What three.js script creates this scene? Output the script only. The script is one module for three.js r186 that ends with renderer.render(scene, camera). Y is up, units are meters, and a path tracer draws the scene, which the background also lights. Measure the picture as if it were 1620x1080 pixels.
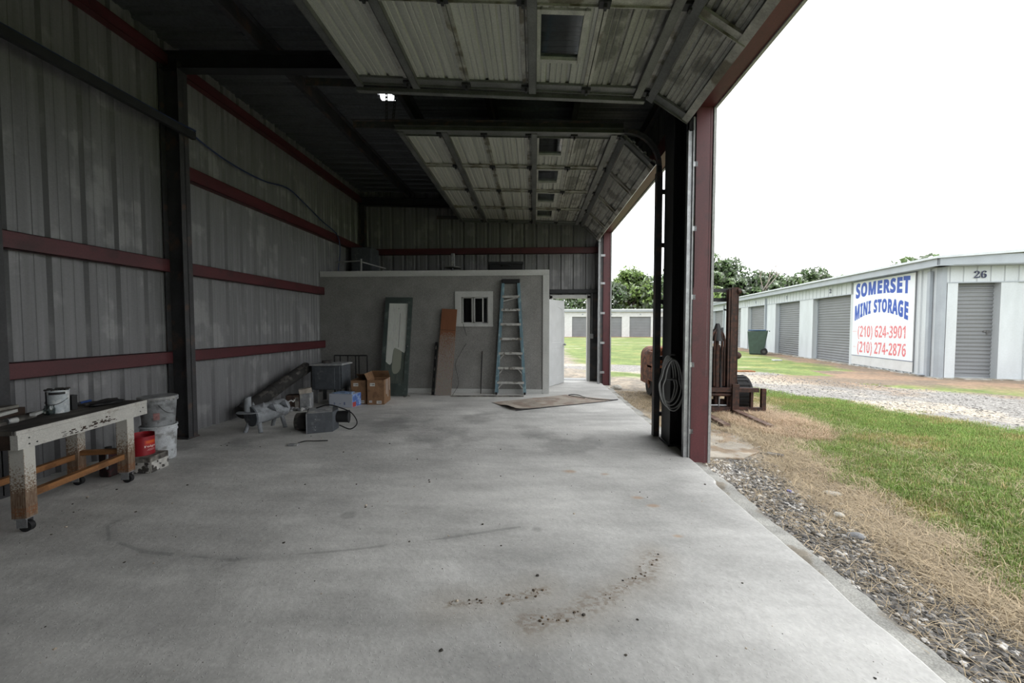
import * as THREE from 'three';
import { mergeGeometries } from 'three/addons/utils/BufferGeometryUtils.js';
import { RoundedBoxGeometry } from 'three/addons/geometries/RoundedBoxGeometry.js';
import { TextGeometry } from 'three/addons/geometries/TextGeometry.js';
import { FontLoader } from 'three/addons/loaders/FontLoader.js';

// ---------------------------------------------------------------- camera, sky, exposure
const scene = new THREE.Scene();
const camera = new THREE.PerspectiveCamera(2 * Math.atan(540 / 630) * 180 / Math.PI, 1.5, 0.05, 400);
const YAW = Math.atan(35 / 630), PITCH = -Math.atan(25 / 630);
camera.position.set(0, 1.38, 0);
camera.lookAt(-Math.sin(YAW) * Math.cos(PITCH), 1.38 + Math.sin(PITCH), -Math.cos(YAW) * Math.cos(PITCH));
const SKY = 2.8;                                          // white overcast sky, the only light
scene.background = new THREE.Color().setRGB(SKY * 0.985, SKY, SKY * 1.02);
const renderer = new THREE.WebGLRenderer({ antialias: true });
renderer.toneMapping = THREE.LinearToneMapping;
renderer.toneMappingExposure = 1.0;
renderer.shadowMap.enabled = true;

// ---------------------------------------------------------------- helpers
function rng(a) { return () => { a |= 0; a = a + 0x6D2B79F5 | 0; let t = Math.imul(a ^ a >>> 15, 1 | a); t = t + Math.imul(t ^ t >>> 7, 61 | t) ^ t; return ((t ^ t >>> 14) >>> 0) / 4294967296; }; }
const R = rng(7);
const rr = (a, b) => a + (b - a) * R();
const clamp = (x, a = 0, b = 1) => Math.min(b, Math.max(a, x));
const sstep = (a, b, x) => { const t = clamp((x - a) / (b - a)); return t * t * (3 - 2 * t); };
const lerp = (a, b, t) => a + (b - a) * t;
const V = (x, y, z) => new THREE.Vector3(x, y, z);
const LAT = new Float32Array(65536); { const r = rng(99); for (let i = 0; i < 65536; i++) LAT[i] = r(); }
function vn(x, y, px = 256, py = px) {                    // periodic value noise
  const xi = Math.floor(x), yi = Math.floor(y); let fx = x - xi, fy = y - yi, x0, x1, y0, y1;
  fx = fx * fx * (3 - 2 * fx); fy = fy * fy * (3 - 2 * fy);
  if (px === 256 && py === 256) { x0 = xi & 255; x1 = (xi + 1) & 255; y0 = (yi & 255) << 8; y1 = ((yi + 1) & 255) << 8; }
  else { x0 = ((xi % px) + px) % px; x1 = (x0 + 1) % px; y0 = ((yi % py) + py) % py; y1 = ((y0 + 1) % py) << 8; y0 <<= 8; }
  const a = LAT[y0 + x0], b = LAT[y0 + x1], c = LAT[y1 + x0], d = LAT[y1 + x1];
  return a + (b - a) * fx + (c - a + (a - b - c + d) * fx) * fy;
}
function fbm(x, y, oct = 4, px = 256, py = px) {
  let s = 0, a = 0.5, t = 0;
  for (let i = 0; i < oct; i++) { s += a * vn(x, y, px, py); t += a; a *= 0.5; x *= 2; y *= 2; px = px > 128 ? 256 : px * 2; py = py > 128 ? 256 : py * 2; }
  return s / t;
}
function tex(w, h, fn, srgb = true) {
  const d = new Uint8Array(w * h * 4);
  for (let j = 0, k = 0; j < h; j++) for (let i = 0; i < w; i++, k += 4) { const c = fn((i + 0.5) / w, (j + 0.5) / h), p = c[0], q = c[1], r = c[2]; d[k] = p < 0 ? 0 : p > 255 ? 255 : p; d[k + 1] = q < 0 ? 0 : q > 255 ? 255 : q; d[k + 2] = r < 0 ? 0 : r > 255 ? 255 : r; d[k + 3] = 255; }
  const t = new THREE.DataTexture(d, w, h, THREE.RGBAFormat);
  t.wrapS = t.wrapT = THREE.RepeatWrapping; t.magFilter = THREE.LinearFilter; t.minFilter = THREE.LinearFilter;
  if (srgb) t.colorSpace = THREE.SRGBColorSpace; t.needsUpdate = true; return t;
}
const hex = (h) => [(h >> 16) & 255, (h >> 8) & 255, h & 255];
// a surface of one colour with grain (sx, sy cycles a tile), blotches and spots of another colour; uv are metres
function surf(color, o = {}) {
  const { rough = 0.75, metal = 0, amp = 0.16, tile = 1, sx = 8, sy = 8, size = 256, spot = null, spotAmt = 0.35, spotF = 6, fine = 0.08, bump = 0 } = o;
  const c = hex(color), s = spot === null ? null : hex(spot), off = (color % 97) * 0;
  const f = (u, v) => {
    const n = fbm(u * sx + off, v * sy, 4, sx, sy) - 0.5, g = vn(u * size / 2, v * size / 2, Math.min(256, size / 2)) - 0.5;
    let k = 1 + n * 2 * amp + g * 2 * fine, a = s ? sstep(1 - spotAmt - 0.12, 1 - spotAmt + 0.12, fbm(u * spotF + 3, v * spotF + 5, 5, spotF, spotF) * 1.3 - 0.05 + n * 0.3) : 0;
    return s ? [(c[0] + (s[0] - c[0]) * a) * k, (c[1] + (s[1] - c[1]) * a) * k, (c[2] + (s[2] - c[2]) * a) * k] : [c[0] * k, c[1] * k, c[2] * k];
  };
  const map = tex(size, size, f); map.repeat.set(1 / tile, 1 / tile);
  const m = new THREE.MeshStandardMaterial({ map, roughness: rough, metalness: metal, side: THREE.DoubleSide });
  if (bump) { m.bumpMap = map; m.bumpScale = bump; }
  return m;
}
const plain = (color, rough = 0.7, metal = 0) => new THREE.MeshStandardMaterial({ color, roughness: rough, metalness: metal, side: THREE.DoubleSide });

// uv in metres, from the face's direction; grain = the axis that v follows
function boxUV(g, grain = 'y') {
  if (g.index) g = g.toNonIndexed();
  const p = g.attributes.position, n = p.count, uv = new Float32Array(n * 2), A = V(), B = V(), C = V(), ax = { x: 0, y: 1, z: 2 }[grain];
  for (let i = 0; i < n; i += 3) {
    A.fromBufferAttribute(p, i); B.fromBufferAttribute(p, i + 1); C.fromBufferAttribute(p, i + 2);
    const N = B.clone().sub(A).cross(C.clone().sub(A)), q = [Math.abs(N.x), Math.abs(N.y), Math.abs(N.z)], d = q.indexOf(Math.max(...q));
    let v = ax, u; if (v === d) v = (d === 1) ? 2 : 1; if (v === d) v = 0; u = 3 - d - v;
    [A, B, C].forEach((P, k) => { const c = [P.x, P.y, P.z]; uv[(i + k) * 2] = c[u]; uv[(i + k) * 2 + 1] = c[v]; });
  }
  g.setAttribute('uv', new THREE.BufferAttribute(uv, 2)); return g;
}
const names = {};
function numbered(n) { if (!(n in names)) { names[n] = 0; return n; } names[n]++; return n + '_' + String(names[n]).padStart(3, '0'); }
function mk(name, geo, mat, parent, o = {}) {
  let g = Array.isArray(geo) ? mergeAll(geo) : geo;
  if (!o.keepUV) g = boxUV(g, o.grain);
  const m = new THREE.Mesh(g, mat); m.castShadow = m.receiveShadow = true;
  m.name = (parent && parent !== scene) ? name : numbered(name); (parent || scene).add(m); if (o.label) m.userData.label = o.label; return m;
}
function mergeAll(list) { return mergeGeometries(list.map((g) => { let q = g.index ? g.toNonIndexed() : g; for (const k of Object.keys(q.attributes)) if (!['position', 'normal', 'uv'].includes(k)) q.deleteAttribute(k); if (!q.attributes.uv) q.setAttribute('uv', new THREE.BufferAttribute(new Float32Array(q.attributes.position.count * 2), 2)); q.morphAttributes = {}; return q; })); }
const bx = (x0, x1, y0, y1, z0, z1) => new THREE.BoxGeometry(Math.abs(x1 - x0), Math.abs(y1 - y0), Math.abs(z1 - z0)).translate((x0 + x1) / 2, (y0 + y1) / 2, (z0 + z1) / 2);
const rbx = (w, h, d, r, x = 0, y = 0, z = 0) => new RoundedBoxGeometry(w, h, d, 2, r).translate(x, y, z);
const cyl = (r0, r1, h, x = 0, y = 0, z = 0, seg = 20, open = false) => new THREE.CylinderGeometry(r1, r0, h, seg, 1, open).translate(x, y + h / 2, z);
const lathe = (pts, seg = 28) => new THREE.LatheGeometry(pts.map(([r, y]) => new THREE.Vector2(r, y)), seg);
function place(g, from, to) { const d = to.clone().sub(from), q = new THREE.Quaternion().setFromUnitVectors(V(0, 1, 0), d.clone().normalize()); return g.applyQuaternion(q).translate(from.x, from.y, from.z); }
const rod = (p, q, r0, r1 = r0, seg = 12) => place(cyl(r0, r1, p.distanceTo(q), 0, 0, 0, seg), p, q);
function bar(p, q, w, h, up = V(0, 1, 0)) {               // box beam from p to q
  const d = q.clone().sub(p), L = d.length(), z = d.normalize(), x = up.clone().cross(z).normalize(), y = z.clone().cross(x);
  return new THREE.BoxGeometry(w, h, L).translate(0, 0, L / 2).applyMatrix4(new THREE.Matrix4().makeBasis(x, y, z).setPosition(p));
}
const tube = (pts, r, seg = 40, rs = 8) => new THREE.TubeGeometry(new THREE.CatmullRomCurve3(pts), seg, r, rs);
function tag(o, label, category, group) { o.userData.label = label; o.userData.category = category; if (group) o.userData.group = group; return o; }
function thing(name, label, category, [x, y, z] = [0, 0, 0], turn = 0, group) {
  const o = new THREE.Group(); o.name = numbered(name); scene.add(o); o.position.set(x, y, z); o.rotation.y = turn; return tag(o, label, category, group);
}
function structure(name) { const o = new THREE.Group(); o.name = numbered(name); o.userData.kind = 'structure'; scene.add(o); return o; }
function struct(name, geo, mat, o) { const m = mk(name, geo, mat, scene, o); m.userData.kind = 'structure'; return m; }
function canvasTex(w, h, draw) { const c = document.createElement('canvas'); c.width = w; c.height = h; draw(c.getContext('2d'), w, h); const t = new THREE.CanvasTexture(c); t.colorSpace = THREE.SRGBColorSpace; return t; }
const fontBold = await new FontLoader().loadAsync('fonts/droid/droid_sans_bold.typeface.json');
const fontSerif = await new FontLoader().loadAsync('fonts/droid/droid_serif_bold.typeface.json');
function plate(w, h, mat) { const g = new THREE.PlaneGeometry(w, h); return g; }

function flip(g) { if (g.index) { const a = g.index.array; for (let i = 0; i < a.length; i += 3) { const t = a[i]; a[i] = a[i + 1]; a[i + 1] = t; } return g; } for (const k of Object.keys(g.attributes)) { const a = g.attributes[k], n = a.itemSize; for (let i = 0; i < a.count; i += 3) for (let j = 0; j < n; j++) { const t = a.array[i * n + j]; a.array[i * n + j] = a.array[(i + 1) * n + j]; a.array[(i + 1) * n + j] = t; } } return g; }
// profiled sheet: runs u0..u1, ribs pushed to +d, extruded along +z by len; closed, t thick
function ribProfile(u0, u1, pitch, phase, rib) {
  const pts = [[u0, 0]]; const k0 = Math.floor((u0 - phase) / pitch) - 1, k1 = Math.ceil((u1 - phase) / pitch) + 1;
  for (let k = k0; k <= k1; k++) for (const [off, w0, w1, d] of rib) {
    const c = phase + k * pitch + off; if (c - w0 <= u0 + 0.001 || c + w0 >= u1 - 0.001) continue;
    pts.push([c - w0, 0], [c - w1, d], [c + w1, d], [c + w0, 0]);
  }
  pts.push([u1, 0]); return pts;
}
function sheet(pts, len, t = 0.004) {
  const s = new THREE.Shape(); pts.forEach(([u, d], i) => i ? s.lineTo(u, d) : s.moveTo(u, d));
  for (let i = pts.length - 1; i >= 0; i--) s.lineTo(pts[i][0], pts[i][1] + t);
  const g = new THREE.ExtrudeGeometry(s, { depth: len, bevelEnabled: false, steps: 1 }), base = g.applyMatrix4;
  g.applyMatrix4 = function (m) { base.call(g, m); if (m.determinant() < 0) flip(g); return g; }; return g;
}
const RPANEL = [[0, 0.042, 0.02, 0.032], [0.1016, 0.014, 0.009, 0.005], [0.2032, 0.014, 0.009, 0.005]];
const basis = (x, y, z, o) => new THREE.Matrix4().makeBasis(x, y, z).setPosition(o);
// ---------------------------------------------------------------- materials
const M = {};
M.wall = surf(0x79797b, { rough: 0.5, metal: 0.1, tile: 2.4, sx: 44, sy: 2, size: 512, amp: 0.12, fine: 0.03, spot: 0x8c8c8d, spotAmt: 0.2, spotF: 9 });
M.wallBack = M.wall;
M.roof = surf(0x626568, { rough: 0.5, metal: 0.5, tile: 2.5, sx: 6, sy: 6, amp: 0.1 });
M.redJamb = M.redSteel = surf(0x52262a, { rough: 0.5, tile: 1.6, sx: 14, sy: 4, amp: 0.16, spot: 0x472326, spotAmt: 0.2, size: 512, spotF: 9 });
M.darkSteel = surf(0x3e3e40, { rough: 0.6, metal: 0.2, tile: 1.2, amp: 0.18, spot: 0x5a4a42, spotAmt: 0.2 });
M.greySteel = surf(0x6f7071, { rough: 0.6, metal: 0.2, tile: 1.2, amp: 0.2, spot: 0x5d5148, spotAmt: 0.2 });
M.blackSteel = surf(0x26272a, { rough: 0.6, tile: 0.8, amp: 0.25 });
M.galv = surf(0x9a9c9e, { rough: 0.4, metal: 0.6, tile: 0.5, sx: 12, sy: 12, amp: 0.14 });
M.trimGrey = surf(0x9a9b9a, { rough: 0.6, tile: 1.5, amp: 0.06 });
M.doorSkin = surf(0xa9aba4, { rough: 0.6, tile: 1.9, sx: 24, sy: 2, amp: 0.12, size: 512, fine: 0.05 });
M.doorSkinOld = surf(0x96978f, { rough: 0.65, tile: 1.9, sx: 30, sy: 3, amp: 0.2, size: 512, spot: 0x6a6b64, spotAmt: 0.32, spotF: 12 });
M.doorRail = surf(0xa0a098, { rough: 0.5, metal: 0.3, tile: 0.9, amp: 0.2, spot: 0x6e6a5c, spotAmt: 0.3 });
M.strut = surf(0x6c6e6c, { rough: 0.5, metal: 0.4, tile: 1, amp: 0.15 });
M.winFrame = surf(0xa9aaa4, { rough: 0.6, tile: 0.6, amp: 0.15 });
M.glass = new THREE.MeshPhysicalMaterial({ color: 0xd6dcdc, roughness: 0.06, transmission: 1, thickness: 0, ior: 1.5, side: THREE.DoubleSide });
M.stucco = surf(0x82817e, { rough: 0.9, tile: 1.6, sx: 7, sy: 7, amp: 0.08, fine: 0.14, size: 512, bump: 0.003 });
M.whiteTrim = surf(0xb6b7b4, { rough: 0.6, tile: 1.2, sx: 10, sy: 4, amp: 0.06, fine: 0.04 });
M.white = surf(0xc0c2c2, { rough: 0.5, tile: 1.4, amp: 0.04, fine: 0.015 });
M.storeWhite = surf(0xbac0c4, { rough: 0.5, tile: 2.4, sx: 10, sy: 3, amp: 0.05, fine: 0.015 });
M.storeDoor = surf(0x787b7e, { rough: 0.5, tile: 2, sx: 3, sy: 6, amp: 0.06, fine: 0.02 });
M.storeTrim = surf(0x959ca3, { rough: 0.45, tile: 2, amp: 0.05, fine: 0.015 });
M.benchTop = surf(0x4f4b45, { rough: 0.85, tile: 0.8, sx: 20, sy: 3, amp: 0.35, size: 512, spot: 0x37332f, spotAmt: 0.4 });
M.benchWhite = surf(0xb9b7b1, { rough: 0.7, tile: 0.9, sx: 8, sy: 8, amp: 0.07, size: 512, spot: 0x99948c, spotAmt: 0.12, spotF: 16 });
M.woodRaw = surf(0x8a5f38, { rough: 0.8, tile: 0.5, sx: 24, sy: 2, amp: 0.25, spot: 0x6b4727, spotAmt: 0.3 });
M.woodDark = surf(0x3a2c24, { rough: 0.85, tile: 0.6, sx: 18, sy: 3, amp: 0.3 });
M.woodGrey = surf(0x77746d, { rough: 0.9, tile: 0.5, sx: 22, sy: 4, amp: 0.4, spot: 0x4b4743, spotAmt: 0.35 });
M.blue = surf(0x637f8a, { rough: 0.5, tile: 0.4, sx: 20, sy: 2, amp: 0.2, spot: 0x86a0a6, spotAmt: 0.25 });
M.alu = surf(0xb9b9b5, { rough: 0.45, metal: 0.5, tile: 0.4, amp: 0.15, spot: 0x77736c, spotAmt: 0.25 });
M.black = plain(0x161618, 0.6);
M.rubber = surf(0x1c1c1d, { rough: 0.85, tile: 0.3, amp: 0.25 });
M.cardboard = surf(0x836449, { rough: 0.9, tile: 0.5, sx: 3, sy: 16, amp: 0.1, spot: 0x71563f, spotAmt: 0.25 });
M.dustGrey = surf(0x8c8e90, { rough: 0.85, tile: 0.5, amp: 0.15, spot: 0xa3a3a0, spotAmt: 0.3 });
M.pig = surf(0x868a8e, { rough: 0.75, tile: 0.4, amp: 0.15, spot: 0x6c6f72, spotAmt: 0.25 });
M.charcoal = surf(0x4b4f54, { rough: 0.7, tile: 0.4, amp: 0.12, spot: 0x686b6e, spotAmt: 0.12 });
M.rustBrown = surf(0x43291f, { rough: 0.7, metal: 0.2, tile: 0.7, sx: 24, sy: 5, amp: 0.35, size: 512, spot: 0x2e1f1a, spotAmt: 0.4, spotF: 18 });
M.orangeRust = surf(0x8a5230, { rough: 0.75, tile: 0.9, amp: 0.25, size: 512, spot: 0x4d2a1b, spotAmt: 0.38, spotF: 16 });
M.soot = surf(0x2b2a29, { rough: 0.85, tile: 0.5, amp: 0.3, spot: 0x4d4a46, spotAmt: 0.28 });
M.gravelRock = surf(0xffffff, { rough: 0.9, tile: 0.1, amp: 0.12 });

// concrete slab: dust, stains, wheel arcs, mud and rust where the photograph shows them
const FX0 = -4.6, FX1 = 1.7, FZ0 = -10.2, FZ1 = -1.2;
const segD = (x, z, pts) => { let m = 9; for (let i = 0; i + 1 < pts.length; i++) { const [a, b] = pts[i], [c, d] = pts[i + 1], ux = c - a, uz = d - b, t = clamp(((x - a) * ux + (z - b) * uz) / (ux * ux + uz * uz)); m = Math.min(m, Math.hypot(x - a - t * ux, z - b - t * uz)); } return m; };
const ARC = [[-2.9, -2.75], [-2.95, -2.55], [-2.75, -2.38], [-2.37, -2.25], [-1.77, -2.2], [-1.1, -2.35], [-0.6, -2.5], [-0.1, -2.68]];
const MUD1 = [[-0.42, -1.9], [-0.15, -1.95], [0.06, -2.03]], MUD2 = [[-0.02, -1.8], [0.2, -1.86], [0.36, -1.98], [0.62, -2.2], [0.72, -2.4]];
const RUST = [[0.92, -3.06, 0.07], [0.94, -2.62, 0.05], [0.35, -3.75, 0.09], [0.66, -3.7, 0.08], [0.84, -3.2, 0.06]];
const DARKS = [[-1.35, -2.78, 0.06], [0.02, -2.66, 0.05], [-4.0, -4.4, 0.35], [-3.4, -4.6, 0.3], [1.45, -4.9, 0.22], [-3.9, -3.3, 0.4], [0.03, -5.2, 0.35], [-0.8, -5.9, 0.4], [-1.2, -4.8, 0.5], [0.45, -4.6, 0.4], [-2.0, -5.5, 0.45]];
M.concrete = new THREE.MeshStandardMaterial({ roughness: 0.82, side: THREE.DoubleSide });
M.concrete.map = tex(2048, 2048, (u, v) => {
  const x = lerp(FX0, FX1, u), z = lerp(FZ0, FZ1, v);
  const a = fbm(x * 0.9 + 20, z * 1.3 + 40, 5) - 0.5, b = fbm(x * 4 + 7, z * 4 + 9, 4) - 0.5, s = fbm(x * 2.2 + 50, z * 9 + 90, 3) - 0.5, f = vn(x * 130 + 300, z * 130 + 500) - 0.5, g2 = vn(x * 60, z * 60) - 0.5;
  let k = 1 + a * 0.36 + b * 0.11 + s * 0.16 + f * 0.06 + g2 * 0.05;
  if (z > -2.95) { const arc = segD(x, z, ARC) + b * 0.02; k *= 1 - 0.12 * (1 - sstep(0.004, 0.018, arc)) * sstep(0.35, 0.6, vn(x * 9, z * 9)) - 0.05 * (1 - sstep(0.02, 0.08, arc)); }
  for (const [cx, cz, r] of DARKS) if (Math.abs(x - cx) < r * 2 && Math.abs(z - cz) < r * 2) k *= 1 - 0.13 * (1 - sstep(r * 0.3, r, Math.hypot(x - cx, (z - cz)) + b * r * 1.6));
  let c = [195 * k, 194 * k, 190 * k];
  if (z > -2.8 && x > -0.9) { const m1 = segD(x, z, MUD1) + b * 0.09, m2 = segD(x, z, MUD2) + b * 0.12;
  let w = (1 - sstep(0.008, 0.05, m1)) * 0.5 * sstep(0.3, 0.75, fbm(x * 60, z * 90, 3)) + (1 - sstep(0.01, 0.09, m2)) * 0.42 * sstep(0.3, 0.75, fbm(x * 50 + 9, z * 80, 3));
  c = [lerp(c[0], 112, w), lerp(c[1], 96, w), lerp(c[2], 78, w)];
  const w2 = (1 - sstep(0.05, 0.22, Math.min(m1, m2))) * 0.16; c = [lerp(c[0], 160, w2), lerp(c[1], 146, w2), lerp(c[2], 126, w2)]; }
  for (const [cx, cz, r] of RUST) if (Math.abs(x - cx) < 0.3 && Math.abs(z - cz) < 0.3) { const q = (1 - sstep(r * 0.2, r, Math.hypot(x - cx, (z - cz) * 1.6) + b * r * 1.2)) * 0.4; c = [lerp(c[0], 176, q), lerp(c[1], 128, q), lerp(c[2], 88, q)]; }
  return c;
});
M.concrete.map.wrapS = M.concrete.map.wrapT = THREE.MirroredRepeatWrapping;
M.gritBump = tex(1024, 1024, (u, v) => { const a = fbm(u * 24, v * 24, 5, 24), s = vn(u * 200, v * 200, 200), h = 120 + (a - 0.5) * 130 + (s > 0.86 ? (s - 0.86) * 420 : 0); return [h, h, h]; }, false);
M.gritBump.repeat.set(5, 7); M.concrete.bumpMap = M.gritBump; M.concrete.bumpScale = 0.006;
M.curb = surf(0xa3a29c, { rough: 0.9, tile: 1.1, sx: 9, sy: 9, amp: 0.22, size: 512, spot: 0x7d766a, spotAmt: 0.35, fine: 0.14 });
// ---------------------------------------------------------------- the shell of the shed
const XL = -4.45, XR = 1.80, ZB = -10.08, ZF = 1.3;
const roofY = (x) => 4.80 - (x - XL) / 25;
function floorUV(g) { g = g.toNonIndexed ? (g.index ? g.toNonIndexed() : g) : g; const p = g.attributes.position, uv = new Float32Array(p.count * 2); for (let i = 0; i < p.count; i++) { uv[2 * i] = (p.getX(i) - FX0) / (FX1 - FX0); uv[2 * i + 1] = (p.getZ(i) - FZ0) / (FZ1 - FZ0); } g.setAttribute('uv', new THREE.BufferAttribute(uv, 2)); return g; }
// slab with a slightly worn front edge
{
  const s = new THREE.Shape(); s.moveTo(XL - 0.15, -ZF - 0.1);   // shape y = -z
  const edge = []; for (let z = ZF + 0.1; z >= ZB - 0.1; z -= 0.04) edge.push([1.585 + (fbm(z * 3 + 80, 4, 4) - 0.5) * 0.05 + (z < -3.6 ? 0.03 : 0), -z]);
  s.lineTo(edge[0][0], edge[0][1]); edge.forEach(([x, y]) => s.lineTo(x, y)); s.lineTo(XL - 0.15, -ZB + 0.1);
  const g = new THREE.ExtrudeGeometry(s, { depth: 0.25, bevelEnabled: true, bevelSize: 0.012, bevelThickness: 0.012, bevelSegments: 2 }).rotateX(-Math.PI / 2).translate(0, -0.262, 0);
  struct('floor', floorUV(g), M.concrete, { keepUV: true });
  const c = new THREE.Shape(), o = []; c.moveTo(1.5, -ZF - 0.1);
  for (let z = ZF + 0.1; z >= ZB - 0.1; z -= 0.04) o.push([1.765 + (fbm(z * 4 + 30, 9, 4) - 0.5) * 0.09, -z]);
  o.forEach(([x, y]) => c.lineTo(x, y)); c.lineTo(1.5, -ZB + 0.1);
  struct('trim_1', new THREE.ExtrudeGeometry(c, { depth: 0.3, bevelEnabled: true, bevelSize: 0.01, bevelThickness: 0.01 }).rotateX(-Math.PI / 2).translate(0, -0.36, 0), M.curb);
}
const PW = 0.9144;
// left wall: profiled sheets with girts on the inside
const wallLeft = structure('wall_left');
for (let z = ZF; z > ZB; z -= PW) {
  const z1 = Math.max(z - PW, ZB - 0.04), w = z - z1;
  mk('panel', sheet(ribProfile(0, w, 0.3048, 0.15, RPANEL), 4.9).applyMatrix4(basis(V(0, 0, -1), V(-1, 0, 0), V(0, 1, 0), V(XL, -0.05, z))), M.wall, wallLeft);
}
function girtGeo(a, b, y, h, depth) { // Z girt along the left wall from z=a to z=b: web upright, two lips
  return [bx(XL + 0.001, XL + 0.006, y, y + h, a, b), bx(XL, XL + depth, y, y + 0.006, a, b), bx(XL, XL + depth, y + h - 0.006, y + h, a, b), bx(XL + depth - 0.006, XL + depth, y, y + h, a, b)];
}
const GI = [[0.925, 0.145], [2.02, 0.15], [3.215, 0.17]];
for (const [y, h] of GI) mk('girt', girtGeo(-8.58, -4.72, y, h, 0.1), M.redSteel, wallLeft, { grain: 'z' });
mk('girt', girtGeo(-10.0, -8.6, 3.215, 0.17, 0.1), M.redSteel, wallLeft, { grain: 'z' });
for (const [y, h] of GI.slice(0, 2)) mk('girt', girtGeo(-4.56, -2.985, y, h, 0.1), M.redSteel, wallLeft, { grain: 'z' });
for (const [y, h] of GI) mk('girt', girtGeo(-2.835, ZF, y, h, 0.1), M.redSteel, wallLeft, { grain: 'z' });
mk('eave_strut', girtGeo(ZB, ZF, 4.48, 0.13, 0.1), M.redSteel, wallLeft, { grain: 'z' });
// back wall, open at the walk door
const wallBack = structure('wall_back');
const DX0 = 0.40, DX1 = 1.385, DH = 2.12;
{
  const cuts = []; let x = XL; while (x < DX0 - 0.3) { cuts.push([x, Math.min(x + PW, DX0), -0.05]); x += PW; } 
  cuts.push([x < DX0 ? x : DX0, DX0, -0.05], [DX0, DX1, DH + 0.02], [DX1, XR, -0.05]);
  for (const [a, b, y0] of cuts) if (b - a > 0.02) mk('panel', sheet(ribProfile(a, b, 0.3048, 0.03, RPANEL), 4.85 - y0).applyMatrix4(basis(V(1, 0, 0), V(0, 0, -1), V(0, 1, 0), V(0, y0, ZB))), M.wallBack, wallBack);
  const zg = (x0, x1, y, h, d = 0.1) => [bx(x0, x1, y, y + h, ZB + d - 0.006, ZB + d), bx(x0, x1, y, y + 0.006, ZB, ZB + d), bx(x0, x1, y + h - 0.006, y + h, ZB, ZB + d)];
  mk('girt', zg(-4.3, 1.6, 3.17, 0.15), M.redSteel, wallBack, { grain: 'x' });
  mk('girt', zg(0.2, 1.68, DH + 0.06, 0.1), M.blackSteel, wallBack, { grain: 'x' });
  mk('girt', zg(DX1 + 0.06, 1.68, 0.95, 0.15), M.blackSteel, wallBack, { grain: 'x' });
  mk('jamb', bx(DX1 + 0.005, DX1 + 0.3, -0.03, DH + 0.1, ZB + 0.002, ZB + 0.05), M.darkSteel, wallBack);
}
// front wall behind the camera
const wallFront = structure('wall_front');
for (let x = XL; x < XR - 0.05; x += PW) { const b = Math.min(x + PW, XR); mk('panel', sheet(ribProfile(0, b - x, 0.3048, 0.15, RPANEL), 4.9).applyMatrix4(basis(V(-1, 0, 0), V(0, 0, 1), V(0, 1, 0), V(b, -0.05, ZF))), M.wall, wallFront); }
// right wall: header band and short piers between the two door openings, with red steel jambs and pale trim
const HEAD = 3.59, OP = [[-4.22, 0.5], [-9.64, -5.1]];
const wallRight = structure('wall_right');
for (let z = ZB; z < ZF - 0.01; z += PW) { const b = Math.min(z + PW, ZF); mk('panel', sheet(ribProfile(0, b - z, 0.3048, 0.15, RPANEL), 4.6 - HEAD).applyMatrix4(basis(V(0, 0, 1), V(1, 0, 0), V(0, 1, 0), V(XR - 0.02, HEAD + 0.012, z))), M.wall, wallRight); }
for (const [a, b] of [[-5.1, -4.22], [ZB, -9.64], [0.5, ZF]]) mk('panel', sheet(ribProfile(0, b - a, 0.3048, 0.15, RPANEL), HEAD + 0.06).applyMatrix4(basis(V(0, 0, 1), V(1, 0, 0), V(0, 1, 0), V(XR - 0.02, -0.07, a))), M.wall, wallRight);
function channel(x0, x1, y0, y1, zf, dir) { // C jamb: web at zf facing the opening, lips running away from it
  return [bx(x0, x1, y0, y1, zf, zf - dir * 0.008), bx(x0, x0 + 0.008, y0, y1, zf, zf - dir * 0.07), bx(x1 - 0.008, x1, y0, y1, zf, zf - dir * 0.07)];
}
for (const [a, b] of OP) {
  mk('jamb', channel(1.635, 1.81, -0.055, HEAD + 0.01, a, 1), M.redJamb, wallRight);
  mk('jamb', channel(1.635, 1.81, -0.055, HEAD + 0.01, b, -1), M.redJamb, wallRight);
  mk('header', [bx(1.645, 1.815, HEAD, HEAD + 0.008, a, b), bx(1.645, 1.653, HEAD, HEAD + 0.2, a, b), bx(1.807, 1.815, HEAD, HEAD + 0.2, a, b)], M.redJamb, wallRight, { grain: 'z' });
  mk('corner_trim', [bx(1.812, 1.838, -0.055, HEAD + 0.02, a - 0.12, a + 0.006), bx(1.812, 1.838, -0.055, HEAD + 0.02, b - 0.006, b + 0.12)], M.trimGrey, wallRight);
  mk('head_trim', bx(1.817, 1.845, HEAD - 0.012, HEAD + 0.16, a - 0.1, b + 0.1), M.trimGrey, wallRight, { grain: 'z' });
}
mk('girt', bx(1.70, 1.77, 2.05, 2.2, -5.02, -4.3), M.redSteel, wallRight, { grain: 'z' });
mk('girt', bx(1.70, 1.77, 0.95, 1.1, -5.02, -4.3), M.redSteel, wallRight, { grain: 'z' });
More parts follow.
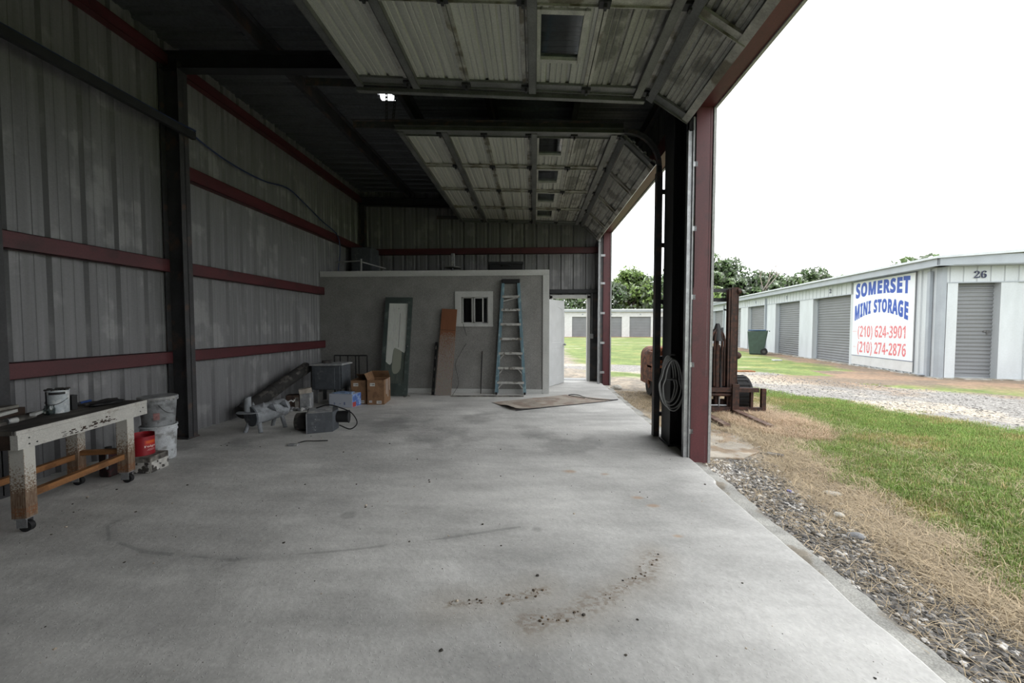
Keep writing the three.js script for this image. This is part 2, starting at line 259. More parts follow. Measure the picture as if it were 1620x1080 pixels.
// roof: sheets running across the shed on purlins; one sheet is parted and lets the sky in
const ceiling = structure('ceiling');
{
  const slope = V(1, -1 / 25, 0).normalize(), up = V(1 / 25, 1, 0).normalize();
  const roofSheet = (z0, z1, x0, x1) => mk('panel', sheet(ribProfile(0, z1 - z0, 0.3048, 0.1, RPANEL), (x1 - x0) * 1.0008).applyMatrix4(basis(V(0, 0, 1), up, slope, V(x0, roofY(x0), z0))), M.roof, ceiling);
  const zs = [ZB - 0.06, -9.25, -8.34, -7.42, -6.51]; for (let i = 0; i < 4; i++) roofSheet(zs[i], zs[i + 1], XL - 0.08, XR + 0.06);
  roofSheet(-6.51, -5.93, XL - 0.08, XR + 0.06); roofSheet(-5.93, -5.27, XL - 0.08, -2.26); roofSheet(-5.93, -5.27, -2.05, XR + 0.06);
  for (let z = -5.27; z < ZF; z += PW) roofSheet(z, Math.min(z + PW, ZF + 0.06), XL - 0.08, XR + 0.06);
  for (const x of [-3.12, -1.82, -0.62, 0.6]) { const y = roofY(x) - 0.008; mk('purlin', [bx(x - 0.004, x + 0.004, y - 0.17, y, ZB, ZF), bx(x, x + 0.06, y - 0.006, y, ZB, ZF), bx(x - 0.06, x, y - 0.17, y - 0.164, ZB, ZF)], M.darkSteel, ceiling, { grain: 'z' }); }
  mk('eave_purlin', [bx(XR - 0.1, XR - 0.03, roofY(XR) - 0.17, roofY(XR) - 0.01, ZB, ZF)], M.darkSteel, ceiling, { grain: 'z' });
}
// steel frames: columns and rafters
function iBeamCol(x0, x1, z0, z1, y1) { return [bx(x0, x0 + 0.01, -0.01, y1, z0, z1), bx(x1 - 0.01, x1, -0.01, y1, z0, z1), bx(x0, x1, -0.01, y1, (z0 + z1) / 2 - 0.004, (z0 + z1) / 2 + 0.004), bx(x0 - 0.02, x1 + 0.005, 0, 0.016, z0 - 0.02, z1 + 0.02)]; }
const colLabel = (s) => s;
tag(mk('steel_column', iBeamCol(-4.43, -4.19, -4.70, -4.57, 4.5), M.darkSteel), 'dark steel I-beam column on left wall behind the workbench', 'column');
tag(mk('steel_column', iBeamCol(-4.43, -4.24, -2.98, -2.84, 4.5), M.darkSteel), 'dark steel column on left wall beside stacked sticks on workbench', 'column');
tag(mk('steel_column', iBeamCol(1.555, 1.70, -4.92, -4.62, 4.3), M.blackSteel), 'near-black steel column between the two overhead door openings', 'column');
tag(mk('steel_column', iBeamCol(-4.42, -4.28, ZB + 0.02, ZB + 0.16, 4.5), M.darkSteel), 'dark corner column where left wall meets back wall', 'column');
for (const [z, label] of [[-4.63, 'dark roof rafter crossing above the left wall column'], [-9.95, 'dark roof rafter against the top of back wall']]) {
  const f = (d0, d1, w) => { const x0 = XL + 0.03, x1 = XR - 0.04; return bar(V(x0, roofY(x0) - 0.19 - (d0 + d1) / 2, z), V(x1, roofY(x1) - 0.19 - (d0 + d1) / 2, z), w, d1 - d0); };
  tag(mk('roof_rafter', [f(0, 0.01, 0.13), f(0.01, 0.19, 0.008), f(0.19, 0.2, 0.13)], M.blackSteel, scene, { grain: 'x' }), label, 'rafter');
}
// long black conduit beam along the left wall, with the blue cable that leaves it
tag(mk('pipe_rail', [bar(V(-4.155, 3.65, ZF - 0.05), V(-4.155, 3.69, -4.74), 0.05, 0.085)], M.blackSteel, scene, { grain: 'z' }), 'long black metal rail fixed high along the left wall', 'rail');
tag(mk('air_hose', tube([V(-4.155, 3.715, 0.4), V(-4.155, 3.725, -2), V(-4.155, 3.752, -4.6), V(-4.16, 3.77, -4.76), V(-4.38, 3.83, -4.98), V(-4.38, 3.744, -5.384), V(-4.38, 3.712, -5.864), V(-4.38, 3.729, -6.36), V(-4.38, 3.82, -6.947), V(-4.38, 3.719, -7.429), V(-4.38, 3.536, -8.1), V(-4.33, 3.37, -8.62), V(-4.31, 3.15, -8.7), V(-4.36, 2.6, -8.7)], 0.012, 120), surf(0x27335a, { rough: 0.5 })), 'thin dark blue hose sagging along the upper left wall', 'hose');
// ---------------------------------------------------------------- overhead sectional doors, stored open under the roof
function overheadDoor(c) {
  const root = thing('overhead_door', c.label, 'garage door', [0, 0, 0], 0);
  const flat = 5, A = V(c.xr, c.yr, 0), B = V(c.xl, c.yl, 0), T = V(c.xt, c.yt, 0), Z = V(0, 0, 1);
  const segs = [[A, T]]; for (let i = 0; i < flat; i++) segs.push([A.clone().lerp(B, i / flat), A.clone().lerp(B, (i + 1) / flat)]);
  const bay = (c.z0 - c.z1) / c.bays, st = []; for (let i = 0; i <= c.bays; i++) st.push(c.z0 - i * bay);
  segs.forEach(([p, q], si) => {
    const d = q.clone().sub(p), s = d.length(); let t = d.clone().normalize(), n = Z.clone().cross(t); if (n.y < 0) n.negate();
    // local frame: u along the section, n up (outside face), z along the door
    const map = (u, h, z) => p.clone().addScaledVector(t, u).addScaledVector(n, h).setZ(z);
    const fb = (u0, u1, h0, h1, z0, z1) => { const g = bx(u0, u1, h0, h1, z0, z1), a = g.attributes.position; for (let i = 0; i < a.count; i++) { const w = map(a.getX(i), a.getY(i), a.getZ(i)); a.setXYZ(i, w.x, w.y, w.z); } if (t.clone().cross(n).z < 0) flip(g); g.computeVertexNormals(); return g; };
    const fl = [[0.13, 0.009, 0.004, 0.008], [0.21, 0.009, 0.004, 0.008], [0.34, 0.022, 0.013, 0.022], [0.46, 0.009, 0.004, 0.008], [0.54, 0.009, 0.004, 0.008], [0.66, 0.022, 0.013, 0.022], [0.78, 0.009, 0.004, 0.008], [0.86, 0.009, 0.004, 0.008]].map(([f, a, b, h]) => [f * s, a, b, h]);
    const prof = (u0, u1) => { const pts = [[u0, 0]]; for (const [cu, a, b, h] of fl) if (cu - a > u0 + 0.002 && cu + a < u1 - 0.002) pts.push([cu - a, 0], [cu - b, h], [cu + b, h], [cu + a, 0]); pts.push([u1, 0]); return pts; };
    const sh = (u0, u1, z0, z1) => sheet(prof(u0, u1), z1 - z0, 0.012).applyMatrix4(basis(t, n, Z, V(p.x, p.y, z0)));
    const win = si === 2; const gs = [], wins = [];
    if (!win) gs.push(sh(0.003, s - 0.003, c.z1, c.z0));
    else {
      const W0 = s * 0.22, W1 = s * 0.8; let zc = c.z0;
      for (let i = 0; i < c.bays; i++) { const a = st[i] - 0.13, b = st[i] - 0.13 - 0.54; gs.push(sh(0.003, s - 0.003, a, zc), sh(0.003, W0, b, a), sh(W1, s - 0.003, b, a)); wins.push([W0, W1, b, a]); zc = b; }
      gs.push(sh(0.003, s - 0.003, c.z1, zc));
    }
    const section = mk('section', gs, si < 2 ? M.doorSkinOld : M.doorSkin, root, { grain: 'z' });
    for (const [u0, u1, z0, z1] of wins) {
      const f = 0.035; mk('window_frame', [fb(u0 - f, u0 + 0.01, -0.018, 0.03, z0 - f, z1 + f), fb(u1 - 0.01, u1 + f, -0.018, 0.03, z0 - f, z1 + f), fb(u0, u1, -0.018, 0.03, z0 - f, z0 + 0.01), fb(u0, u1, -0.018, 0.03, z1 - 0.01, z1 + f)], M.winFrame, section);
      mk('pane', fb(u0 + 0.01, u1 - 0.01, 0.01, 0.014, z0 + 0.01, z1 - 0.01), M.glass, section);
    }
    st.forEach((z, i) => { const w = (i === 0 || i === c.bays) ? 0.05 : 0.032, zz = i === 0 ? z - 0.05 : i === c.bays ? z + 0.05 : z; mk('stile', [fb(0.004, s - 0.004, -0.022, 0, zz - w, zz + w), fb(0.004, s - 0.004, -0.04, -0.022, zz - w, zz - w + 0.006)], i === 0 || i === c.bays ? M.strut : M.doorRail, section, { grain: 'x' }); });
    mk('rail', [fb(0.004, 0.04, -0.014, 0, c.z1, c.z0)], M.doorRail, section, { grain: 'z' });
    mk('rail', [fb(s - 0.03, s - 0.004, -0.014, 0, c.z1, c.z0)], M.doorRail, section, { grain: 'z' });
    if (si > 0) st.forEach((z, i) => { const zz = i === 0 ? z - 0.05 : i === c.bays ? z + 0.05 : z; mk('hinge', [fb(-0.035, 0.05, -0.046, -0.022, zz - 0.035, zz + 0.035), fb(-0.008, 0.014, -0.075, -0.04, zz - 0.02, zz + 0.02)], M.blackSteel, section); });
    if ([1, 2, 4, 5].includes(si) || si === 0) { const u = si === 0 ? 0.03 : si === 1 ? 0.05 : s - 0.1; mk('strut', [fb(u, u + 0.075, -0.05, -0.044, c.z1 - 0.02, c.z0 + 0.02), fb(u, u + 0.006, -0.05, 0, c.z1 - 0.02, c.z0 + 0.02), fb(u + 0.07, u + 0.076, -0.05, 0, c.z1 - 0.02, c.z0 + 0.02)], M.strut, section, { grain: 'z' }); }
    if (si === 0) mk('bottom_rail', fb(s - 0.07, s, -0.03, 0.035, c.z1, c.z0), M.doorRail, section, { grain: 'z' });
  });
  return root;
}
function doorTrack(root, z, o) {   // o: x/y of the flat run, side +1 = towards camera
  const c = (pts, m, n) => mk(n, pts, m, root, { grain: 'x' });
  const L = V(o.xl, o.yl, z), Rr = V(o.xr, o.yr, z);
  c([bar(L, Rr, 0.05, 0.006), bar(L.clone().add(V(0, 0.055, 0)), Rr.clone().add(V(0, 0.055, 0)), 0.05, 0.006), bar(L.clone().add(V(0, 0.027, -o.side * 0.025)), Rr.clone().add(V(0, 0.027, -o.side * 0.025)), 0.006, 0.055)], M.strut, 'horizontal_track');
  c([bar(L.clone().add(V(-0.55, 0.1, -o.side * 0.03)), Rr.clone().add(V(0, 0.1, -o.side * 0.03)), 0.006, 0.08), bar(L.clone().add(V(-0.55, 0.14, o.side * 0.0)), Rr.clone().add(V(0, 0.14, 0)), 0.06, 0.006)], M.darkSteel, 'track_angle');
  const cx = o.xr, vx = o.vx, rad = vx - cx, yc = o.yr + 0.027 - rad * 1.0;
  const arc = []; for (let i = 0; i <= 14; i++) { const a = Math.PI / 2 * (1 - i / 14); arc.push([cx + rad * Math.cos(a), yc + rad * Math.sin(a)]); }
  const seg = []; for (let i = 0; i < 14; i++) { const p = V(arc[i][0], arc[i][1], z), q = V(arc[i + 1][0], arc[i + 1][1], z); seg.push(bar(p, q, 0.05, 0.05)); }
  if (!o.straight) c(seg, o.mat, 'curved_track');
  mk('vertical_track', [bx(vx - 0.028, vx + 0.028, 0, o.straight || yc, z - 0.004, z + 0.004), bx(vx - 0.028, vx - 0.022, 0, o.straight || yc, z - 0.025, z + 0.025), bx(vx + 0.022, vx + 0.028, 0, o.straight || yc, z - 0.025, z + 0.025)], o.mat, root);
  for (const y of [0.25, 0.95, 1.65, 2.35, 3.0]) mk('bracket', [bx(vx + 0.02, o.jx, y, y + 0.05, z - 0.02, z + 0.02)], o.mat, root);
  return yc;
}
function punchedStrip(len, w = 0.032) { const s = new THREE.Shape(); s.moveTo(-w / 2, 0); s.lineTo(w / 2, 0); s.lineTo(w / 2, len); s.lineTo(-w / 2, len); for (let y = 0.03; y < len - 0.02; y += 0.045) { const h = new THREE.Path(); h.absellipse(0, y, 0.006, 0.013, 0, Math.PI * 2, true); s.holes.push(h); } return new THREE.ExtrudeGeometry(s, { depth: 0.003, bevelEnabled: false, curveSegments: 5 }); }
const doorRear = overheadDoor({ label: 'raised sectional garage door with four small windows over the far bay', z0: -5.12, z1: -9.45, bays: 4, xl: -1.78, yl: 3.90, xr: 1.08, yr: 3.78, xt: 1.50, yt: 3.37 });
doorTrack(doorRear, -5.07, { xl: -1.78, yl: 3.86, xr: 1.10, yr: 3.74, vx: 1.53, jx: 1.66, side: 1, mat: M.darkSteel });
doorTrack(doorRear, -9.52, { xl: -1.78, yl: 3.86, xr: 1.10, yr: 3.74, vx: 1.53, jx: 1.66, side: -1, mat: M.galv });
const doorFront = overheadDoor({ label: 'raised sectional garage door directly above the near concrete floor', z0: 0.35, z1: -4.15, bays: 4, xl: -1.88, yl: 3.93, xr: 1.12, yr: 3.71, xt: 1.54, yt: 3.42 });
doorTrack(doorFront, -4.24, { xl: -1.88, yl: 3.87, xr: 1.12, yr: 3.66, vx: 1.59, jx: 1.66, side: -1, mat: M.galv, straight: 3.36 });
doorTrack(doorFront, 0.42, { xl: -1.88, yl: 3.87, xr: 1.12, yr: 3.66, vx: 1.59, jx: 1.66, side: 1, mat: M.galv });
mk('hanger', punchedStrip(0.86).translate(-1.86, 3.88, -5.03), M.darkSteel, doorRear);
mk('hanger', punchedStrip(0.84).rotateZ(-0.12).translate(-1.82, 3.90, -5.11), M.darkSteel, doorRear);
mk('hanger', punchedStrip(0.72).translate(-1.62, 3.88, -4.28), M.darkSteel, doorFront);
// wide steel angle beside the near track of the far door
mk('track_guard', [bx(1.49, 1.50, 0, 3.25, -5.1, -5.02), bx(1.49, 1.56, 0, 3.25, -5.022, -5.014)], M.darkSteel, doorRear);
// grey angle iron that holds the galvanised track to the red jamb
mk('jamb_angle', [bx(1.615, 1.632, 0, 3.5, -4.34, -4.225), bx(1.632, 1.66, 0, 3.5, -4.235, -4.225)], M.greySteel, doorFront);
mk('jamb_angle', [bx(1.57, 1.632, 0, 3.45, -9.66, -9.645)], M.darkSteel, doorRear);
// ---------------------------------------------------------------- the little office built into the back corner
const ZO = -8.08, OX = 0.285, OH = 2.49;
const WIN = [-1.482, -0.939, 1.431, 1.96];
const wallOffice = structure('wall_partition');
mk('front_face', [bx(XL, WIN[0], 0, OH, ZO - 0.1, ZO), bx(WIN[1], OX, 0, OH, ZO - 0.1, ZO), bx(WIN[0], WIN[1], 0, WIN[2], ZO - 0.1, ZO), bx(WIN[0], WIN[1], WIN[3], OH, ZO - 0.1, ZO)], M.stucco, wallOffice);
mk('side_face', [bx(OX - 0.1, OX, 0, OH, -8.97, ZO - 0.1), bx(OX - 0.1, OX, 0, OH, ZB + 0.05, -9.77), bx(OX - 0.1, OX, 2.0, OH, -9.77, -8.97)], M.stucco, wallOffice);
mk('roof_deck', bx(XL, OX, OH - 0.1, OH - 0.005, ZB + 0.05, ZO - 0.1), M.woodGrey, wallOffice);
mk('top_trim', bx(XL + 0.02, OX + 0.012, OH - 0.1, OH + 0.012, ZO, ZO + 0.022), M.whiteTrim, wallOffice, { grain: 'x' });
mk('corner_trim', [bx(OX - 0.11, OX + 0.018, 0, OH - 0.1, ZO, ZO + 0.02), bx(OX, OX + 0.018, 0, OH + 0.01, ZO - 0.1, ZO)], M.whiteTrim, wallOffice);
mk('kick_board', bx(XL + 0.02, OX - 0.11, 0, 0.085, ZO, ZO + 0.014), M.whiteTrim, wallOffice, { grain: 'x' });
const w1 = structure('window_1');
{
  const [a, b, y0, y1] = WIN, z = ZO;
  mk('window_frame', [bx(-1.611, a, 1.40, 2.076, z, z + 0.022), bx(b, -0.836, 1.40, 2.076, z, z + 0.022), bx(a, b, y1, 2.076, z, z + 0.022), bx(a, b, 1.40, y0, z, z + 0.018)], M.whiteTrim, w1);
  mk('window_sill', bx(-1.615, -0.832, 1.362, 1.402, z, z + 0.04), M.whiteTrim, w1);
  const sash = (x0, x1, zz, w) => [bx(x0, x0 + w, y0, y1, zz, zz + 0.02), bx(x1 - w, x1, y0, y1, zz, zz + 0.02), bx(x0, x1, y0, y0 + w, zz, zz + 0.02), bx(x0, x1, y1 - w, y1, zz, zz + 0.02)];
  const s1 = mk('sash', sash(a + 0.25, a + 0.45, z - 0.04, 0.025), M.whiteTrim, w1); mk('pane', bx(a + 0.28, a + 0.42, y0 + 0.03, y1 - 0.03, z - 0.032, z - 0.028), M.glass, s1);
  const s2 = mk('sash', sash(a + 0.01, b - 0.01, z - 0.075, 0.018), M.whiteTrim, w1); mk('mullion', bx(a + 0.2, a + 0.235, y0, y1, z - 0.075, z - 0.05), M.whiteTrim, s2); mk('pane', bx(a + 0.245, b - 0.03, y0 + 0.02, y1 - 0.02, z - 0.066, z - 0.062), M.glass, s2);
}
// walk doorway in the back wall
const df = structure('trim_2');
mk('jamb', [bx(DX0, DX0 + 0.05, -0.02, DH, ZB - 0.05, ZB + 0.11)], M.whiteTrim, df);
mk('jamb', [bx(DX1 - 0.075, DX1, -0.02, DH, ZB - 0.05, ZB + 0.11)], M.whiteTrim, df);
mk('head', bx(DX0, DX1, DH - 0.06, DH + 0.02, ZB - 0.05, ZB + 0.11), M.whiteTrim, df);
mk('sill', bx(DX0, DX1, -0.06, 0.012, ZB - 0.4, ZB - 0.02), M.trimGrey, df);
// white moulded door leaf standing open open in the passage
{
  const d = structure('door_1'); d.position.set(0.685, 0.012, -9.66); d.rotation.y = 1.06;   // the office's own door, hinged on its side wall and swung out
  const W = 0.78, H = 1.955;
  const arch = (x0, x1, y0, y1, rise, inset) => { const s = new THREE.Shape(); s.moveTo(x0, y0); s.lineTo(x1, y0); s.lineTo(x1, y1 - rise); s.quadraticCurveTo((x0 + x1) / 2, y1 + rise, x0, y1 - rise); s.lineTo(x0, y0); return s; };
  const body = new THREE.Shape(); body.moveTo(-W, 0); body.lineTo(0, 0); body.lineTo(0, H); body.lineTo(-W, H); body.lineTo(-W, 0);
  const holes = [arch(-W + 0.11, -0.11, 0.98, 1.80, 0.06), arch(-W + 0.11, -0.11, 0.2, 0.84, 0)]; holes.forEach((h) => body.holes.push(new THREE.Path(h.getPoints(20))));
  mk('stile_frame', new THREE.ExtrudeGeometry(body, { depth: 0.04, bevelEnabled: true, bevelSize: 0.004, bevelThickness: 0.004, bevelSegments: 1 }), M.white, d);
  [arch(-W + 0.125, -0.125, 0.995, 1.785, 0.055), arch(-W + 0.125, -0.125, 0.215, 0.825, 0)].forEach((h) => mk('panel', new THREE.ExtrudeGeometry(h, { depth: 0.024, bevelEnabled: true, bevelSize: 0.018, bevelThickness: 0.008, bevelSegments: 2 }).translate(0, 0, 0.008), M.white, d));
  mk('door_knob', [new THREE.SphereGeometry(0.028, 16, 10).translate(-0.06, 0.92, 0.09), cyl(0.01, 0.01, 0.05, 0, 0, 0, 10).rotateX(Math.PI / 2).translate(-0.06, 0.92, 0.045)], M.galv, d);
}
// conduit and switch box by the doorway
{ const t = thing('light_switch', 'thin metal conduit with small grey switch box beside back doorway', 'switch', [1.43, 1.06, ZB + 0.06]); mk('box', rbx(0.07, 0.12, 0.05, 0.008, 0, 0.06, 0.025), M.trimGrey, t); mk('conduit', rod(V(0, 0.12, 0.02), V(0, 1.35, 0.02), 0.009), M.galv, t); }

// things lying on the office roof
{
  const t = thing('pipe_stand', 'pale pipe post with crossing rail standing on the office roof', 'stand', [-3.75, OH - 0.005, -8.5]);
  mk('post', cyl(0.022, 0.022, 0.34, 0, 0, 0), M.trimGrey, t); mk('rail', rod(V(-0.58, 0.28, -0.05), V(-0.03, 0.3, 0), 0.016), M.trimGrey, t); mk('rail', rod(V(0.03, 0.27, 0), V(0.35, 0.2, -0.5), 0.014), M.trimGrey, t); mk('foot', cyl(0.09, 0.08, 0.02), M.darkSteel, t);
  const c = thing('metal_cabinet', 'dark grey metal cabinet in the corner on the office roof', 'cabinet', [-4.02, OH - 0.005, -9.35]);
  mk('body', rbx(0.5, 0.72, 0.45, 0.02, 0, 0.36, 0), M.charcoal, c); mk('door', rbx(0.44, 0.6, 0.02, 0.008, 0, 0.38, 0.232), M.charcoal, c);
  const s = thing('suitcase', 'black box suitcase lying on office roof beside the ladder end', 'suitcase', [-0.62, OH - 0.005, -9.0]);
  mk('body', rbx(0.78, 0.26, 0.4, 0.03, 0, 0.13, 0), M.black, s); mk('lid', rbx(0.79, 0.06, 0.41, 0.02, 0, 0.275, 0), M.blackSteel, s); mk('handle', tube([V(-0.1, 0.2, 0.2), V(-0.08, 0.22, 0.24), V(0.08, 0.22, 0.24), V(0.1, 0.2, 0.2)], 0.01), M.blackSteel, s);
  const p = thing('pedestal_stool', 'small pale pedestal stand on the office roof near its middle', 'stand', [-1.85, OH - 0.005, -9.0]);
  mk('foot', cyl(0.16, 0.12, 0.03), M.greySteel, p); mk('stem', cyl(0.03, 0.03, 0.2, 0, 0.02, 0), M.greySteel, p); mk('tray', cyl(0.17, 0.19, 0.02, 0, 0.2, 0), M.dustGrey, p); mk('upright', rbx(0.09, 0.34, 0.05, 0.02, 0, 0.37, -0.05), M.dustGrey, p);
}
// ---------------------------------------------------------------- things leaning on the office wall
{ // step ladder, folded and leaning
  const L = thing('step_ladder', 'tall blue step ladder with aluminium steps leaning on grey office wall', 'ladder', [-0.468, 0, -7.93]);
  L.rotation.x = -0.045; const H = 2.30, wB = 0.285, wT = 0.155, xa = (y) => lerp(wB, wT, y / H);
  for (const s of [-1, 1]) {
    mk('front_rail', [bar(V(s * wB, 0.03, 0), V(s * wT, H - 0.06, 0), 0.075, 0.006, V(1, 0, 0)), bar(V(s * (wB), 0.03, 0.037), V(s * wT, H - 0.06, 0.037), 0.006, 0.06, V(1, 0, 0)), bar(V(s * wB, 0.03, -0.037), V(s * wT, H - 0.06, -0.037), 0.006, 0.05, V(1, 0, 0))], M.blue, L);
    mk('rear_rail', bar(V(s * (wB - 0.02), 0.03, -0.075), V(s * (wT + 0.01), H - 0.1, -0.06), 0.03, 0.02, V(1, 0, 0)), M.blue, L);
    mk('foot', rbx(0.035, 0.05, 0.1, 0.008, s * wB, 0.025, 0), M.rubber, L);
    for (const y of [0.265, 0.555, 0.85]) mk('knee_brace', bar(V(s * (xa(y) - 0.13), y - 0.012, 0.02), V(s * (xa(y) - 0.01), y - 0.15, 0.02), 0.006, 0.022), M.alu, L);
  }
  for (const y of [0.265, 0.555, 0.85, 1.14, 1.43, 1.72, 1.985]) mk('step', [bx(-xa(y), xa(y), y - 0.006, y, -0.045, 0.045), bx(-xa(y), xa(y), y - 0.048, y, 0.04, 0.045), bx(-xa(y), xa(y), y - 0.03, y, -0.045, -0.04)], M.alu, L, { grain: 'x' });
  mk('spreader', [bar(V(-0.15, 1.9, -0.02), V(-0.165, 1.93, 0.02), 0.02, 0.006), bar(V(-0.16, 1.87, 0.02), V(0.16, 1.95, 0.02), 0.004, 0.02)], M.alu, L);
  mk('top_cap', [rbx(wT * 2 + 0.05, 0.075, 0.15, 0.012, 0, H - 0.03, -0.02), rbx(wT * 2 + 0.055, 0.02, 0.16, 0.008, 0, H, -0.02)], M.black, L);
}
{ // old green door with flaking white paint on its long panel
  const D = thing('old_door', 'old dark green door with flaking white paint leaning on office wall', 'door', [-2.76, 0, -7.66]);
  D.rotation.set(-0.185, 0.02, -0.012, 'YXZ');
  const green = surf(0x3b4542, { rough: 0.7, tile: 0.7, sx: 6, sy: 3, amp: 0.16, spot: 0x4f5854, spotAmt: 0.2 }), W = 0.275, H = 1.98;
  mk('stile', bx(-W, -W + 0.08, 0, H, 0, 0.045), green, D); mk('stile', bx(W - 0.08, W, 0, H, 0, 0.045), green, D);
  mk('bottom_rail', bx(-W + 0.08, W - 0.08, 0, 0.24, 0, 0.045), green, D); mk('top_rail', bx(-W + 0.08, W - 0.08, H - 0.12, H, 0, 0.045), green, D);
  const pw = 2 * W - 0.16, ph = H - 0.36;
  const paint = canvasTex(256, 1024, (c, w, h) => {
    c.fillStyle = '#47504b'; c.fillRect(0, 0, w, h); const q = rng(5);
    for (let i = 0; i < 500; i++) { c.fillStyle = `rgba(${90 + q() * 40},${95 + q() * 40},${88 + q() * 30},0.12)`; c.fillRect(q() * w, q() * h, 4 + q() * 10, 20 + q() * 120); }
    c.fillStyle = '#8a8d80'; c.beginPath(); c.moveTo(95, 560); c.lineTo(205, 560); c.lineTo(200, 830); c.quadraticCurveTo(170, 920, 110, 900); c.quadraticCurveTo(80, 870, 85, 780); c.fill();
    c.fillStyle = '#c7cac3'; c.beginPath(); c.moveTo(0, 0); c.lineTo(w, 0); c.lineTo(w, 520); const pts = [[248, 540], [256, 600], [238, 640], [205, 622], [170, 600], [140, 588], [105, 574], [92, 600], [84, 680], [80, 760], [60, 792], [30, 780], [0, 752]]; for (const p of pts) c.lineTo(...p); c.fill();
    for (let i = 0; i < 260; i++) { c.fillStyle = `rgba(${150 + q() * 30},${152 + q() * 30},${144 + q() * 30},0.16)`; c.fillRect(q() * w, q() * 560, 2 + q() * 7, 20 + q() * 80); }
    c.fillStyle = '#8f928c'; c.fillRect(150, 130, 9, 440); c.fillStyle = '#55584f'; c.fillRect(128, 62, 6, 14);
  });
  const g = new THREE.PlaneGeometry(pw, ph).translate(0, 0.24 + ph / 2, 0.021);
  mk('backing', bx(-pw / 2, pw / 2, 0.24, 0.24 + ph, 0.008, 0.02), green, D);
  mk('long_panel', g, new THREE.MeshStandardMaterial({ map: paint, roughness: 0.75, side: THREE.DoubleSide }), D, { keepUV: true, label: 'flaking white paint over a green panel' });
  mk('latch', rbx(0.02, 0.09, 0.012, 0.004, W - 0.04, 0.98, 0.05), M.darkSteel, D); mk('knob', new THREE.SphereGeometry(0.014, 10, 8).translate(W - 0.04, 0.98, 0.064), M.greySteel, D);
  const t = tag(mk('dry_grass_wisp', [tube([V(-2.48, 0.012, -7.55), V(-2.44, 0.03, -7.53), V(-2.40, 0.012, -7.56), V(-2.43, 0.04, -7.52), V(-2.47, 0.015, -7.50), V(-2.52, 0.01, -7.52)], 0.006, 24, 5)], M.woodGrey), 'small pale tangle of string at the foot of green door', 'string');
}
{ // wide board, bare brown above, grey overspray below
  const B = thing('wooden_board', 'wide brown board with grey lower half leaning on office wall', 'board', [-1.80, 0, -7.74]); B.rotation.set(-0.155, 0, -0.05);
  const board = canvasTex(256, 1024, (c, w, h) => {
    c.fillStyle = '#74492f'; c.fillRect(0, 0, w, h); const q = rng(11);
    for (let i = 0; i < 260; i++) { c.fillStyle = q() < 0.5 ? 'rgba(70,40,24,0.18)' : 'rgba(150,100,66,0.14)'; c.fillRect(q() * w, q() * h, 1 + q() * 3, 60 + q() * 400); }
    for (let i = 0; i < 16000; i++) { const y = 270 + Math.pow(q(), 0.62) * 754; c.fillStyle = `rgba(${118 + q() * 24},${113 + q() * 22},${108 + q() * 20},0.45)`; c.fillRect(q() * w, y, 3 + q() * 7, 3 + q() * 10); }
    c.fillStyle = 'rgba(40,24,16,0.7)'; c.fillRect(0, 252, w, 4);
  });
  mk('board_core', bx(-0.155, 0.155, 0, 1.74, -0.022, 0), M.woodRaw, B); mk('board_face', new THREE.PlaneGeometry(0.31, 1.74).translate(0, 0.87, 0.0015), new THREE.MeshStandardMaterial({ map: board, roughness: 0.8, side: THREE.DoubleSide }), B, { keepUV: true });
  const S = thing('spirit_level', 'narrow black spirit level leaning beside the wide brown board', 'level', [-2.02, 0, -7.80]); S.rotation.set(-0.14, 0, -0.045);
  mk('frame', [bx(-0.024, 0.024, 0, 1.06, -0.03, -0.012), bx(-0.024, -0.014, 0, 1.06, -0.03, 0.012), bx(0.014, 0.024, 0, 1.06, -0.03, 0.012)], M.black, S);
  for (const y of [0.1, 0.3, 0.52, 0.75, 0.95]) mk('vial', rbx(0.024, 0.07, 0.016, 0.006, 0, y, 0), M.woodGrey, S);
  tag(mk('metal_bar', bar(V(-1.08, 0.0, -8.0), V(-1.055, 0.86, -8.05), 0.018, 0.012), M.darkSteel), 'thin dark bar propped against office wall left of ladder', 'bar');
  tag(mk('loose_wire', tube([V(-1.44, 1.42, -8.03), V(-1.41, 1.3, -8.045), V(-1.37, 1.17, -8.05)], 0.004, 20, 5), M.soot), 'short thin wire hanging from office window sill', 'wire');
  tag(mk('loose_wire', tube([V(-1.38, 1.02, -8.05), V(-1.5, 0.82, -8.04), V(-1.6, 0.6, -8.02), V(-1.55, 0.36, -7.98), V(-1.52, 0.2, -7.9), V(-1.6, 0.012, -7.7)], 0.004, 40, 5), M.soot), 'long thin wire curling down office wall beside the board', 'wire');
}
